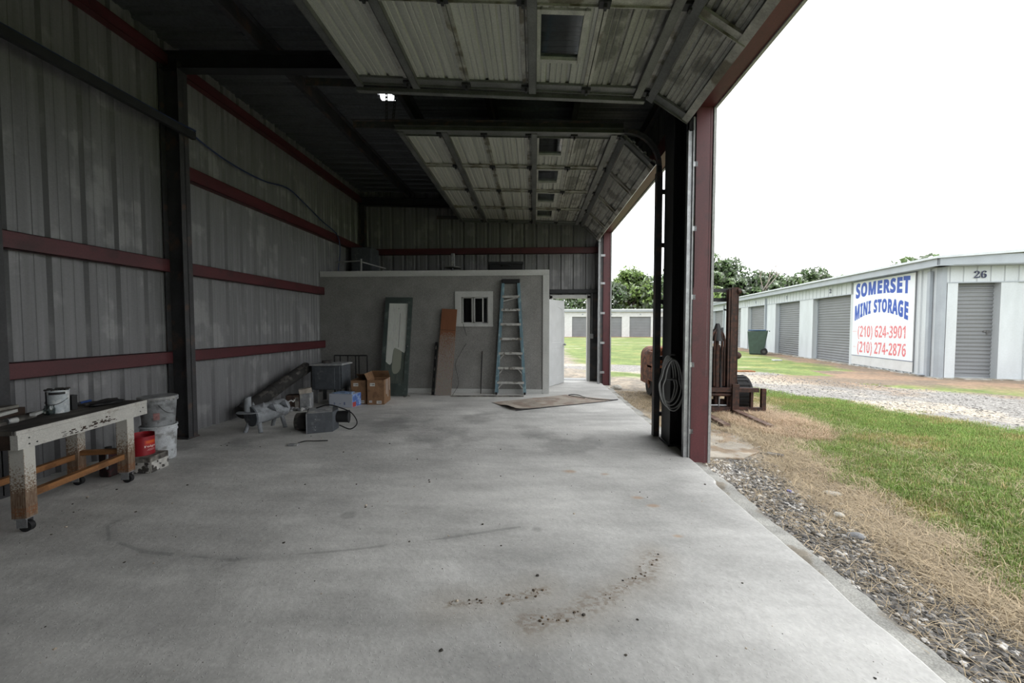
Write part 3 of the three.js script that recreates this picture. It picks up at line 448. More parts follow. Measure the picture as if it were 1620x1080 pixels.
{ // cardboard sheet flat on the floor, curled at one corner
  const s = new THREE.PlaneGeometry(1, 1, 24, 16), p = s.attributes.position, q = [[-0.74, -7.06], [-0.30, -6.40], [1.52, -7.42], [0.62, -7.92]];
  for (let i = 0; i < p.count; i++) { const u = p.getX(i) + 0.5, v = p.getY(i) + 0.5; const x = lerp(lerp(q[0][0], q[3][0], u), lerp(q[1][0], q[2][0], u), v), z = lerp(lerp(q[0][1], q[3][1], u), lerp(q[1][1], q[2][1], u), v); const curl = Math.max(0, 0.14 - u) * Math.max(0, v - 0.25) * 0.75 * Math.max(0, 1 - Math.abs(v - 0.6) * 1.6); p.setXYZ(i, x, 0.006 + curl + fbm(x * 3, z * 3, 2) * 0.006 + (v > 0.93 && u < 0.5 ? 0.012 * (fbm(u * 20, 3, 2)) : 0), z); }
  const t = s.toNonIndexed(); t.computeVertexNormals();
  tag(mk('cardboard_sheet', t, surf(0xa59b8f, { rough: 0.9, tile: 0.9, sx: 5, sy: 5, amp: 0.14, spot: 0x938478, spotAmt: 0.35 })), 'dusty flattened cardboard sheet lying on floor before the ladder', 'cardboard');
  tag(mk('power_cord', tube([V(0.96, 0.012, -7.55), V(0.78, 0.012, -7.72), V(0.68, 0.012, -7.85), V(0.75, 0.012, -7.95), V(0.86, 0.01, -7.92), V(1.0, 0.01, -7.6), V(1.2, 0.012, -7.42), V(1.45, 0.012, -7.40), V(1.56, 0.01, -7.46)], 0.007, 80, 6), M.black), 'thin black cord snaking over the flattened cardboard sheet', 'cord');
  tag(mk('power_cord', tube([V(-0.30, 0.01, -6.37), V(0.2, 0.01, -6.66), V(0.8, 0.01, -6.98), V(1.3, 0.01, -7.26), V(1.55, 0.01, -7.44)], 0.006, 60, 6), M.black), 'black cord lying along front edge of cardboard sheet', 'cord');
  tag(mk('batten', bar(V(-1.62, 0.012, -7.62), V(-0.2, 0.012, -7.70), 0.04, 0.022), M.woodGrey), 'thin grey batten lying on floor under the ladder feet', 'batten');
}
// ---------------------------------------------------------------- the heap by the left wall
function cardboardBox(pos, turn, w, h, d, label, flap) {
  const b = thing('cardboard_box', label, 'box', pos, turn, 'brown cardboard boxes by the stove');
  const t = 0.006; mk('side', bx(-w / 2, w / 2, 0, h, d / 2 - t, d / 2), M.cardboard, b, { grain: 'x' }); mk('side', bx(-w / 2, w / 2, 0, h, -d / 2, -d / 2 + t), M.cardboard, b, { grain: 'x' }); mk('side', bx(w / 2 - t, w / 2, 0, h, -d / 2, d / 2), M.cardboard, b); mk('side', bx(-w / 2, -w / 2 + t, 0, h, -d / 2, d / 2), M.cardboard, b); mk('bottom', bx(-w / 2, w / 2, 0, t, -d / 2, d / 2), M.cardboard, b);
  const label1 = (x, y, ww, hh) => mk('paper_label', new THREE.PlaneGeometry(ww, hh).translate(x, y, d / 2 + 0.0015), new THREE.MeshStandardMaterial({ roughness: 0.8, map: canvasTex(128, 64, (c) => { c.fillStyle = '#c9c8c2'; c.fillRect(0, 0, 128, 64); c.fillStyle = '#33302d'; const q = rng(x * 999 + y * 77 | 0); for (let i = 0; i < 16; i++) c.fillRect(40 + i * 5, 18, 1 + q() * 3, 28); c.fillRect(10, 20, 22, 5); c.fillRect(10, 30, 18, 4); }) }), b, { keepUV: true });
  label1(-w * 0.18, h * 0.82, 0.085, 0.055); label1(w * 0.2, h * 0.1, 0.085, 0.05); label1(-w * 0.3, h * 0.13, 0.05, 0.035);
  mk('flap', new THREE.BoxGeometry(w, 0.005, d * 0.42).translate(0, 0, -d * 0.21).rotateX(flap[0]).translate(0, h, -d / 2 + 0.003), M.cardboard, b);
  mk('flap', new THREE.BoxGeometry(w * 0.42, 0.005, d * 0.95).translate(-w * 0.21, 0, 0).rotateZ(flap[1]).translate(-w / 2 + 0.003, h, 0), M.cardboard, b);
  return b;
}
const cb2 = cardboardBox([-2.79, 0, -7.0], 0.12, 0.29, 0.43, 0.46, 'open brown cardboard box with one flap standing up beside green door', [2.4, -1.15]);
mk('tape_strip', [bx(0.146, 0.148, 0.1, 0.42, -0.05, -0.02), bx(0.146, 0.148, 0.16, 0.43, 0.06, 0.085), bx(0.146, 0.148, 0.2, 0.43, -0.17, -0.15)], M.whiteTrim, cb2);
cardboardBox([-3.10, 0, -7.02], 0.1, 0.27, 0.42, 0.44, 'brown cardboard box with folded-in top between stove and open box', [2.7, 2.7]);
{ const b = thing('white_box', 'small white box with blue side and red corner beside stove', 'box', [-3.25, 0, -6.65], -0.14);
  mk('body', rbx(0.44, 0.225, 0.26, 0.006, 0, 0.1125, 0), surf(0xb5bac6, { rough: 0.7, tile: 0.5, amp: 0.06 }), b);
  mk('front_print', new THREE.PlaneGeometry(0.43, 0.215).translate(0, 0.1125, 0.1312), new THREE.MeshStandardMaterial({ roughness: 0.7, map: canvasTex(256, 128, (c) => { c.fillStyle = '#b9bfca'; c.fillRect(0, 0, 256, 128); c.fillStyle = '#6f789c'; for (const [x, y, w, h] of [[52, 84, 6, 20], [62, 84, 6, 20], [54, 100, 12, 6], [112, 92, 22, 5], [164, 80, 16, 26], [167, 76, 10, 6], [14, 14, 4, 14]]) c.fillRect(x, y, w, h); }) }), b, { keepUV: true });
  mk('side_panel', bx(0.22, 0.223, 0.005, 0.22, -0.125, 0.125), surf(0x4c6aa8, { rough: 0.6, tile: 0.3, amp: 0.2, spot: 0x8ea2c4, spotAmt: 0.3 }), b); mk('red_corner', bx(0.2215, 0.2245, 0.01, 0.09, 0.03, 0.124), plain(0x9c3a35), b);
  mk('top_wrap', [rbx(0.3, 0.012, 0.2, 0.004, -0.03, 0.232, 0), rbx(0.05, 0.03, 0.03, 0.008, 0.17, 0.235, 0.08)], surf(0x8ca4c6, { rough: 0.5, tile: 0.3, amp: 0.3 }), b);
}
{ // wood stove
  const s = thing('wood_stove', 'dark grey metal wood stove on legs with dusty top against left wall', 'stove', [-3.70, 0, -7.05], 0.06);
  mk('firebox', rbx(0.5, 0.43, 0.42, 0.012, 0, 0.455, 0), M.charcoal, s); mk('top_plate', rbx(0.58, 0.025, 0.48, 0.008, 0.01, 0.685, 0), M.dustGrey, s);
  mk('front_door', rbx(0.36, 0.38, 0.016, 0.008, -0.02, 0.45, 0.216), M.charcoal, s); mk('side_shield', bx(-0.275, -0.262, 0.26, 0.66, -0.2, 0.19), M.soot, s); mk('side_shield', bx(0.262, 0.272, 0.26, 0.66, -0.2, 0.19), M.charcoal, s);
  for (const [x, z] of [[-0.2, 0.17], [0.2, 0.17], [-0.2, -0.17], [0.2, -0.17]]) mk('leg', bx(x - 0.03, x + 0.03, 0, 0.25, z - 0.012, z + 0.012), M.greySteel, s);
  mk('flue_collar', cyl(0.09, 0.085, 0.05, -0.1, 0.69, -0.06), M.soot, s); mk('dust_sheet', rbx(0.26, 0.012, 0.4, 0.005, 0.16, 0.703, 0.02), M.dustGrey, s);
}
tag(mk('stove_pipe', [rod(V(-4.24, 0.12, -5.5), V(-4.13, 0.62, -7.0), 0.1, 0.1, 18), rod(V(-4.195, 0.33, -6.13), V(-4.185, 0.375, -6.26), 0.105, 0.105, 18)], M.soot), 'long sooty stove pipe leaning from floor up to the stove', 'pipe');
{ const f = thing('steel_frame', 'open black steel tube frame standing against office wall corner', 'frame', [-3.72, 0, -7.88]);
  const t = (a, b) => rod(a, b, 0.013, 0.013, 8); mk('top_bar', t(V(-0.34, 0.775, 0), V(0.34, 0.775, 0)), M.black, f); mk('foot_bar', t(V(-0.34, 0.02, 0), V(0.34, 0.02, 0)), M.black, f);
  for (const x of [-0.34, -0.22, -0.06, 0.1, 0.17, 0.34]) mk('upright', t(V(x, 0.01, 0), V(x * 1.0, 0.775, 0)), M.black, f); }
{ const b = thing('wood_block', 'rough brown wooden block standing by the stove pipe', 'block', [-3.98, 0, -6.35], 0.35); mk('block', rbx(0.2, 0.24, 0.16, 0.01, 0, 0.12, 0), M.woodDark, b); mk('splinter', [bx(0.04, 0.09, 0, 0.2, 0.08, 0.1)], M.woodGrey, b);
  const c = thing('concrete_block', 'pale dusty block with small carton on it beside wood block', 'block', [-3.80, 0, -6.42], 0.25); mk('block', rbx(0.17, 0.26, 0.18, 0.015, 0, 0.13, 0), M.dustGrey, c);
  const d = tag(mk('small_carton', rbx(0.19, 0.085, 0.12, 0.008, 0, 0.0425, 0), surf(0x9c958a, { rough: 0.85, tile: 0.3 })), 'small pale tipped carton resting on dusty block', 'carton'); d.position.set(-3.80, 0.255, -6.40); d.rotation.set(0, 0.5, 0.14);
  const q = rng(31); for (let i = 0; i < 9; i++) { const g = new THREE.IcosahedronGeometry(0.03 + q() * 0.035, 1), a = g.attributes.position; for (let k = 0; k < a.count; k++) { const n = 0.75 + 0.5 * vn(a.getX(k) * 60 + i * 9, a.getY(k) * 60 + a.getZ(k) * 40); a.setXYZ(k, a.getX(k) * n, a.getY(k) * n * 0.6, a.getZ(k) * n); } g.computeVertexNormals(); const r = tag(mk('rubble_lump', g, M.dustGrey), 'small dusty lump of rubble on floor between block and tank animal', 'rubble', 'rubble lumps by the blocks'); r.position.set(-4.1 + q() * 0.5, 0.022, -6.0 - q() * 0.35); } }
{ // animal figure welded from a tank
  const p = thing('tank_animal', 'grey welded tank animal figure with chimney pipe and four legs', 'sculpture', [-3.60, 0, -5.08], 0);
  const a = V(-0.03, 0.215, 0.2), b = V(0.16, 0.265, -0.30), R0 = 0.125; const ax = b.clone().sub(a).normalize(), side = V(0, 1, 0).cross(ax).normalize();
  mk('body', place(lathe([[0, 0], [R0 * 0.9, 0.0], [R0, 0.02], [R0, 0.42], [R0 * 0.93, 0.46], [R0 * 0.6, 0.5], [0, 0.51]], 30), a, a.clone().addScaledVector(ax, 1)), M.pig, p);
  mk('face_disc', place(cyl(R0 * 1.05, R0 * 1.05, 0.02, 0, -0.01, 0, 30), a, a.clone().addScaledVector(ax, 1)), M.charcoal, p);
  mk('chimney', rod(V(-0.06, 0.27, 0.21), V(-0.062, 0.47, 0.21), 0.04, 0.04, 18), M.pig, p); mk('chimney_flap', bar(V(-0.03, 0.475, 0.21), V(-0.12, 0.42, 0.21), 0.085, 0.006), M.charcoal, p);
  mk('snout_tray', new THREE.CylinderGeometry(0.15, 0.15, 0.006, 26, 1, false, -Math.PI / 2, Math.PI).translate(-0.04, 0.275, 0.2), M.pig, p);
  for (const [x, z, dx, dz] of [[-0.08, 0.14, -0.04, 0.05], [0.03, 0.14, 0.06, 0.05], [0.05, -0.16, -0.06, -0.03], [0.16, -0.13, 0.07, 0.03]]) mk('leg', rod(V(x + dx, 0, z + dz), V(x, 0.17, z), 0.024, 0.027, 12), M.pig, p);
  for (const [t, h] of [[0.2, 0.10], [0.37, 0.10]]) { const o = a.clone().addScaledVector(ax, t).addScaledVector(side, -R0 * 0.72).add(V(0, R0 * 0.7, 0)); mk('ear_plate', new THREE.ConeGeometry(0.05, 0.12, 3).rotateZ(-2.2).translate(o.x + 0.04, o.y - 0.04, o.z), M.charcoal, p); }
  for (const s of [-1, 1]) mk('ear', new THREE.ConeGeometry(0.035, 0.08, 12).translate(0.0 + s * 0.07, 0.345, 0.1), M.pig, p);
  mk('tail', tube([V(0.15, 0.30, -0.27), V(0.19, 0.33, -0.3), V(0.21, 0.31, -0.32), V(0.22, 0.34, -0.33)], 0.01), M.trimGrey, p);
}
{ // grey blower
  const b = thing('heater_blower', 'dusty grey metal blower box with black round ends on floor', 'blower', [-2.80, 0, -5.14], 0.46);
  const sh = new THREE.Shape(); sh.moveTo(-0.2, -0.2); sh.lineTo(0.1, -0.2); sh.lineTo(0.17, -0.02); sh.lineTo(0.15, 0.2); sh.lineTo(-0.2, 0.2);
  mk('housing', new THREE.ExtrudeGeometry(sh, { depth: 0.25, bevelEnabled: true, bevelSize: 0.004, bevelThickness: 0.004 }).rotateX(-Math.PI / 2).translate(0, 0.004, 0), M.charcoal, b);
  mk('dust_top', bx(-0.19, 0.1, 0.257, 0.262, -0.18, 0.19), M.dustGrey, b); mk('edge_strip', bx(-0.206, -0.196, 0, 0.262, 0.11, 0.206), M.galv, b);
  mk('outlet_collar', rod(V(0.14, 0.16, 0.04), V(0.30, 0.16, 0.09), 0.075, 0.08, 20), M.black, b); mk('collar_rim', new THREE.TorusGeometry(0.08, 0.008, 8, 22).rotateY(Math.PI / 2 - 0.2).translate(0.302, 0.16, 0.09), M.blackSteel, b);
  mk('motor', [rod(V(-0.2, 0.12, -0.02), V(-0.33, 0.12, -0.06), 0.12, 0.11, 20)], M.soot, b);
  for (const [x, y] of [[-0.1, 0.18], [-0.1, 0.08], [-0.1, 0.04]]) mk('screw', new THREE.SphereGeometry(0.006, 8, 6).translate(x, y, 0.205), M.galv, b);
  mk('power_cable', tube([V(-0.1, 0.27, -0.1), V(0.05, 0.31, -0.05), V(0.2, 0.27, 0.02), V(0.34, 0.2, 0.1), V(0.40, 0.07, 0.16), V(0.32, 0.012, 0.19), V(0.18, 0.07, 0.16)], 0.008, 50, 6), M.black, b);
}
{ const t = thing('trowel', 'small dusty trowel with long thin handle lying on open floor', 'trowel', [-2.77, 0, -4.40], 0.1); mk('blade', rbx(0.11, 0.016, 0.07, 0.004, 0, 0.008, 0), M.dustGrey, t); mk('handle', tube([V(0.04, 0.02, -0.02), V(0.1, 0.03, -0.06), V(0.2, 0.02, -0.1), V(0.33, 0.012, -0.14)], 0.007, 24, 6), M.soot, t); }
// ---------------------------------------------------------------- the workbench and what is on and under it
const BH = 0.70, BX = -3.447, BZ = -2.90, BT = 0.204;   // front edge centre
{
  const W = thing('workbench', 'rolling white-fronted wooden workbench on casters along the left wall', 'workbench', [BX, 0, BZ], BT);
  // local: +x to the open floor, z along the bench
  const HL = 0.555, D = 0.50;
  for (let i = 0; i < 4; i++) mk('top_plank', bx(-D + i * 0.125 + 0.002, -D + (i + 1) * 0.125 - 0.002, BH - 0.03 + (i % 2) * 0.0015, BH, -HL, HL), M.benchTop, W, { grain: 'z' });
  mk('apron', [bx(-0.03, 0.012, BH - 0.125, BH - 0.028, -HL + 0.01, HL), bx(-0.02, 0.006, BH - 0.03, BH - 0.002, -HL, HL)], M.benchWhite, W, { grain: 'z', label: 'white painted front board with chipped paint' });
  mk('apron', bx(-D + 0.02, -0.03, BH - 0.125, BH - 0.03, HL - 0.05, HL - 0.01), M.woodDark, W, { grain: 'x' });
  mk('apron', bx(-D + 0.02, -0.03, BH - 0.125, BH - 0.03, -HL + 0.02, -HL + 0.06), M.woodRaw, W, { grain: 'x' });
  { // chipped paint: ragged dark bare wood on the lower middle of the front board
    const q = rng(77), gs = []; for (let i = 0; i < 46; i++) { const z = 0.12 - Math.pow(q(), 0.8) * 0.46 + 0.12, w = 0.006 + q() * 0.03, h = 0.003 + q() * 0.008, y = BH - 0.118 + q() * 0.055 * (z < 0 ? 1 : 0.6); gs.push(bx(0.0122, 0.0135, y, y + h, z, z + w)); }
    const c = mk('paint_chips', gs, M.woodDark, W, { label: 'ragged chips of bare dark wood' }); c.userData.kind = 'stuff';
  }
  const leg = (x, z) => {
    const t = canvasTex(64, 512, (c, w, h) => { c.fillStyle = '#7d6a58'; c.fillRect(0, 0, w, h); const q = rng((x * 50 + z * 90 | 0) + 400); for (let i = 0; i < 160; i++) { c.fillStyle = q() < 0.5 ? 'rgba(70,44,26,0.3)' : 'rgba(150,130,108,0.2)'; c.fillRect(q() * w, q() * h, 2 + q() * 5, 20 + q() * 110); } for (let i = 0; i < 2600; i++) { const y = q() * q() * 330; c.fillStyle = 'rgba(192,190,182,0.5)'; c.fillRect(q() * w, y, 3 + q() * 6, 3 + q() * 8); } for (let i = 0; i < 60; i++) { c.fillStyle = 'rgba(120,70,36,0.6)'; c.fillRect(q() * w, 430 + q() * 60, 3 + q() * 6, 3 + q() * 8); } });
    const g = new THREE.BoxGeometry(0.085, BH - 0.125 - 0.1, 0.075).translate(x, 0.1 + (BH - 0.225) / 2, z);
    mk('leg', g, new THREE.MeshStandardMaterial({ map: t, roughness: 0.8 }), W, { keepUV: true });
    const cs = mk('caster', [rbx(0.07, 0.012, 0.07, 0.004, x, 0.095, z), bx(x - 0.03, x + 0.03, 0.03, 0.09, z - 0.024, z - 0.019), bx(x - 0.03, x + 0.03, 0.03, 0.09, z + 0.019, z + 0.024)], M.galv, W);
    mk('wheel', new THREE.CylinderGeometry(0.036, 0.036, 0.032, 22).rotateX(Math.PI / 2).translate(x + 0.012, 0.036, z), M.black, cs);
  };
  leg(-0.06, HL - 0.1); leg(-0.06, -0.39); leg(-D + 0.06, HL - 0.1); leg(-D + 0.06, -0.39);
  mk('stretcher', bx(-0.09, -0.045, 0.215, 0.26, -0.38, HL - 0.1), M.woodRaw, W, { grain: 'z' });
  mk('stretcher', bx(-D + 0.04, -D + 0.08, 0.23, 0.275, -0.40, HL + 0.1), M.woodRaw, W, { grain: 'z' });
  mk('stretcher', bx(-D + 0.06, -0.06, 0.26, 0.30, -0.41, -0.37), M.woodRaw, W, { grain: 'x' });
  for (const [z, y] of [[HL - 0.07, -0.06], [HL - 0.07, -0.1], [HL - 0.12, -0.1], [-HL + 0.06, -0.06], [-HL + 0.09, -0.09]]) mk('nail_head', new THREE.CylinderGeometry(0.005, 0.005, 0.003, 8).rotateZ(Math.PI / 2).translate(0.013, BH + y, z), M.black, W);
}
const onBench = (x, z) => { const c = Math.cos(BT), s = Math.sin(BT); return [BX + x * c + z * s, BH, BZ - x * s + z * c]; };
{ // paint bucket
  const b = thing('paint_bucket', 'white paint bucket with dark label band and wire handle on workbench', 'bucket', onBench(-0.27, -0.05)); b.scale.set(0.68, 0.95, 0.68);
  mk('body', lathe([[0, 0], [0.088, 0], [0.09, 0.006], [0.094, 0.178], [0.098, 0.182], [0.098, 0.19], [0.092, 0.19], [0.088, 0.17], [0, 0.168]]), surf(0xb4bbc0, { rough: 0.6, tile: 0.3, amp: 0.12, spot: 0xcfd2d2, spotAmt: 0.3 }), b);
  mk('label_band', new THREE.CylinderGeometry(0.0948, 0.0938, 0.02, 24, 1, true, 0.1, 1.5).translate(0, 0.165, 0), M.black, b);
  mk('label_patch', new THREE.CylinderGeometry(0.0946, 0.0925, 0.11, 16, 1, true, -1.0, 0.85).translate(0, 0.125, 0), surf(0x23242b, { rough: 0.6, tile: 0.1, amp: 0.3 }), b);
  mk('handle', tube([V(0.09, 0.12, -0.03), V(0.085, 0.085, 0.05), V(0.03, 0.075, 0.098), V(-0.05, 0.09, 0.085), V(-0.092, 0.12, 0.0)], 0.003, 30, 5), M.darkSteel, b);
  const q = rng(3); mk('dried_paint_crust', [0, 1, 2, 3, 4, 5, 6].map((i) => rbx(0.05 + q() * 0.03, 0.014, 0.03, 0.006, 0, 0.194, 0).rotateY(i).translate(0.08 * Math.cos(i), 0, 0.08 * Math.sin(i))), M.soot, b);
  const j = thing('glass_jar', 'small clear glass jar standing in front of white paint bucket', 'jar', onBench(-0.26, 0.03)); j.scale.setScalar(0.75);
  mk('glass', lathe([[0, 0.003], [0.034, 0], [0.042, 0.012], [0.044, 0.06], [0.036, 0.08], [0.036, 0.095], [0.033, 0.095], [0.033, 0.08], [0.041, 0.06], [0.039, 0.012], [0, 0.006]], 24), M.glass, j); mk('paper_tag', bx(-0.006, 0.014, 0.02, 0.042, 0.042, 0.044), M.whiteTrim, j);
  const k = thing('black_canister', 'plain black canister right of white paint bucket on workbench', 'can', onBench(-0.27, -0.165)); k.scale.set(0.75, 0.95, 0.75); mk('body', rbx(0.07, 0.115, 0.055, 0.006, 0, 0.0575, 0), M.black, k); mk('lid', rbx(0.072, 0.012, 0.057, 0.004, 0, 0.119, 0), M.blackSteel, k);
}
function stick(a, b, y, w, h, label, mat = M.whiteTrim) { const p = onBench(...a), q = onBench(...b); return tag(mk('wood_stick', bar(V(p[0], BH + y + h / 2, p[2]), V(q[0], BH + (b[2] ?? y) + h / 2, q[2]), w, h), mat, scene, { grain: 'z' }), label, 'stick'); }
stick([-0.30, 0.46], [-0.40, 0.12], 0.045, 0.03, 0.022, 'white painted stick propped up at end of the workbench');
stick([-0.25, 0.165], [-0.31, 0.03], 0.02, 0.03, 0.02, 'short white stick with two nail holes lying on workbench');
stick([-0.29, 0.42], [-0.35, 0.10], 0.0, 0.12, 0.018, 'grey board scrap lying at the end of workbench', M.woodGrey);
stick([-0.44, 0.5], [-0.45, 0.05], 0.0, 0.1, 0.07, 'dark weathered timber offcut at back of workbench', M.woodDark);
stick([-0.42, 0.4], [-0.46, 0.08], 0.072, 0.09, 0.02, 'thin grey slat lying on dark timber offcut', M.woodGrey);
{ const c = thing('spray_nozzle', 'small white plastic cap lying at end of workbench', 'cap', onBench(-0.24, 0.31)); mk('cap', new THREE.CylinderGeometry(0.018, 0.02, 0.045, 16).rotateX(Math.PI / 2).translate(0, 0.02, 0), M.whiteTrim, c); mk('collar', new THREE.CylinderGeometry(0.021, 0.021, 0.01, 16).rotateX(Math.PI / 2).translate(0, 0.021, 0.027), M.galv, c);
  const g = thing('work_gloves', 'crumpled black work gloves on the bare end of workbench', 'gloves', onBench(-0.17, -0.36));
  const blob = (sx, sy, sz, x, y, z, sd) => { const q = new THREE.IcosahedronGeometry(1, 3), a = q.attributes.position; for (let k = 0; k < a.count; k++) { const n = 0.75 + 0.5 * fbm(a.getX(k) * 2 + sd, a.getY(k) * 2 + a.getZ(k) * 2 + sd, 3); a.setXYZ(k, a.getX(k) * n * sx, Math.max(-0.6, a.getY(k) * n) * sy, a.getZ(k) * n * sz); } q.computeVertexNormals(); return q.translate(x, y, z); };
  mk('glove', blob(0.06, 0.022, 0.14, 0, 0.014, 0, 4), M.black, g); mk('glove', blob(0.05, 0.026, 0.09, -0.06, 0.016, -0.06, 9), M.soot, g);
  const s = thing('hand_tool', 'blue-handled tool with dark jaws lying at back of workbench', 'tool', onBench(-0.42, -0.42), 0.3); mk('handle', rbx(0.02, 0.018, 0.12, 0.006, 0, 0.009, -0.06), plain(0x2b4a86), s); mk('jaw', [rbx(0.016, 0.014, 0.14, 0.004, 0, 0.008, 0.07), rbx(0.03, 0.012, 0.03, 0.004, 0, 0.007, 0.13)], M.darkSteel, s);
  const w = thing('wire_scrap', 'bent dark wire scraps lying mid workbench', 'wire', onBench(-0.3, -0.36)); mk('wire', tube([V(-0.02, 0.008, 0.12), V(0.04, 0.02, 0.06), V(0.0, 0.008, 0), V(0.05, 0.012, -0.05)], 0.005, 26, 6), M.soot, w); mk('blade', bx(-0.01, 0.05, 0.001, 0.006, -0.02, 0.03), M.alu, w); }
{ // two stacked pails behind the bench
  const wp = thing('white_pail', 'white plastic pail on floor under the grey pail', 'pail', [-3.88, 0, -3.88]);
  mk('body', lathe([[0, 0.002], [0.128, 0], [0.132, 0.01], [0.145, 0.30], [0.152, 0.30], [0.152, 0.316], [0.147, 0.318], [0.147, 0.345], [0.154, 0.346], [0.154, 0.36], [0.143, 0.362], [0.128, 0.02], [0, 0.014]], 36), surf(0xb9bdc0, { rough: 0.6, tile: 0.4, amp: 0.12, spot: 0x8c8d8c, spotAmt: 0.3 }), wp);
  mk('handle_ear', [rbx(0.05, 0.04, 0.02, 0.008, 0.05, 0.29, 0.14)], M.whiteTrim, wp);
  const gp = thing('grey_pail', 'grey pail with faded red mark and lid stacked on white pail', 'pail', [-3.88, 0.30, -3.88]);
  const gm = surf(0x8a8d8f, { rough: 0.6, tile: 0.4, amp: 0.16, spot: 0x6d6e70, spotAmt: 0.3 });
  mk('body', lathe([[0, 0.01], [0.125, 0.008], [0.128, 0.02], [0.15, 0.31], [0.156, 0.312], [0.156, 0.33], [0, 0.33]], 36), gm, gp);
  mk('lid', lathe([[0, 0.35], [0.14, 0.352], [0.15, 0.358], [0.162, 0.354], [0.164, 0.34], [0.160, 0.325], [0.155, 0.33], [0, 0.335]], 40), M.dustGrey, gp);
  const teeth = []; for (let i = 0; i < 22; i++) { const a = i / 22 * Math.PI * 2; teeth.push(bx(-0.009, 0.009, 0.312, 0.33, 0.158, 0.163).rotateY(a)); } mk('lid_tabs', teeth, M.dustGrey, gp);
  mk('red_mark', new THREE.CylinderGeometry(0.1445, 0.1405, 0.07, 10, 1, true, 0.5, 0.34).translate(0, 0.165, 0), surf(0x98706e, { rough: 0.7, tile: 0.1, amp: 0.2 }), gp);
  mk('handle', tube([V(0.11, 0.28, 0.11), V(0.14, 0.24, 0.1), V(0.155, 0.2, 0.06), V(0.16, 0.18, 0.0)], 0.003, 20, 5), M.darkSteel, gp);
}
{ const b = thing('timber_block', 'thick timber block with peeling white paint under the red can', 'block', [-3.74, 0, -3.57], 0.12); mk('block', rbx(0.30, 0.155, 0.22, 0.01, 0, 0.0775, 0), M.woodGrey, b);
  mk('paint_skin', rbx(0.28, 0.10, 0.006, 0.002, 0.01, 0.052, 0.111), surf(0xb6b4ae, { rough: 0.8, tile: 0.3, sx: 10, sy: 10, amp: 0.15, size: 512, spot: 0x3d3a37, spotAmt: 0.35, spotF: 10 }), b, { label: 'peeling white paint' }); mk('paint_skin', rbx(0.006, 0.10, 0.2, 0.002, 0.151, 0.052, 0), surf(0xb6b4ae, { rough: 0.8, tile: 0.3, sx: 10, sy: 10, amp: 0.15, size: 512, spot: 0x3d3a37, spotAmt: 0.35, spotF: 10 }), b, { label: 'peeling white paint' });
  const c = thing('red_coffee_can', 'red plastic coffee can with broken rim on peeling timber block', 'can', [-3.73, 0.155, -3.56]); c.scale.setScalar(1.15);
  const lab = canvasTex(512, 256, (x) => { x.fillStyle = '#8e1420'; x.fillRect(0, 0, 512, 256); x.fillStyle = '#b5281f'; x.fillRect(240, 50, 110, 70); x.fillStyle = '#c8561f'; x.fillRect(250, 60, 90, 34); x.fillStyle = '#e6d9d2'; x.font = 'bold 34px serif'; x.fillText('Folgers', 236, 150); x.fillStyle = '#c9a9a6'; x.fillRect(262, 176, 60, 4); x.fillRect(256, 190, 72, 4); });
  const g = new THREE.CylinderGeometry(0.077, 0.077, 0.15, 36, 1, true).translate(0, 0.078, 0); const can = mk('body', g, new THREE.MeshStandardMaterial({ map: lab, roughness: 0.45, side: THREE.DoubleSide }), c, { keepUV: true }); can.rotation.y = -2.0;
  mk('base', cyl(0.077, 0.077, 0.004, 0, 0, 0, 30), plain(0x7a1019), c); mk('rim', [new THREE.TorusGeometry(0.078, 0.004, 8, 30, 4.6).rotateX(Math.PI / 2).translate(0, 0.153, 0), new THREE.CylinderGeometry(0.077, 0.077, 0.022, 20, 1, true, 2.2, 3.0).translate(0, 0.163, 0)], plain(0x8e1420, 0.45), c);
  const d = thing('dark_jug', 'dark brown jug with pale handle behind the bench leg', 'jug', [-3.90, 0, -3.42]); mk('body', rbx(0.11, 0.24, 0.13, 0.02, 0, 0.12, 0), surf(0x2e2020, { rough: 0.5, tile: 0.2, spot: 0x4a2025, spotAmt: 0.3 }), d); mk('handle', tube([V(0.03, 0.2, 0.05), V(0.06, 0.24, 0.08), V(0.06, 0.12, 0.09), V(0.03, 0.08, 0.06)], 0.01), M.dustGrey, d); mk('cap', cyl(0.025, 0.025, 0.025, -0.02, 0.24, 0), M.black, d); }
// coil of cable hanging between the two door openings
{ const h = thing('cable_coil', 'grey cable coil hanging on the column between the door openings', 'cable', [1.535, 0.42, -4.57]); const q = rng(8);
  for (let k = 0; k < 5; k++) { const w = 0.05 + q() * 0.06, y0 = q() * 0.14, pts = []; for (let i = 0; i <= 24; i++) { const a = i / 24 * Math.PI * 2; const ty = 0.5 - 0.5 * Math.cos(a); pts.push(V(Math.sin(a) * w * (0.4 + Math.pow(Math.sin(a / 2 + 0.001) ** 2 < 0.5 ? 1 : 0.75, 1)) - 0.03 + k * 0.012, y0 * (1 - ty) + ty * (0.62 - k * 0.01), 0.015 * k + 0.01 * Math.sin(a * 2))); } mk('loop', tube(pts, 0.008, 60, 6), M.trimGrey, h); }
  mk('hook', [rod(V(0, 0.63, -0.02), V(0.02, 0.64, 0.1), 0.01)], M.darkSteel, h); mk('tie', new THREE.TorusGeometry(0.05, 0.009, 8, 18).rotateX(Math.PI / 2).scale(1, 1, 0.7).translate(0, 0.36, 0.03), M.greySteel, h); }
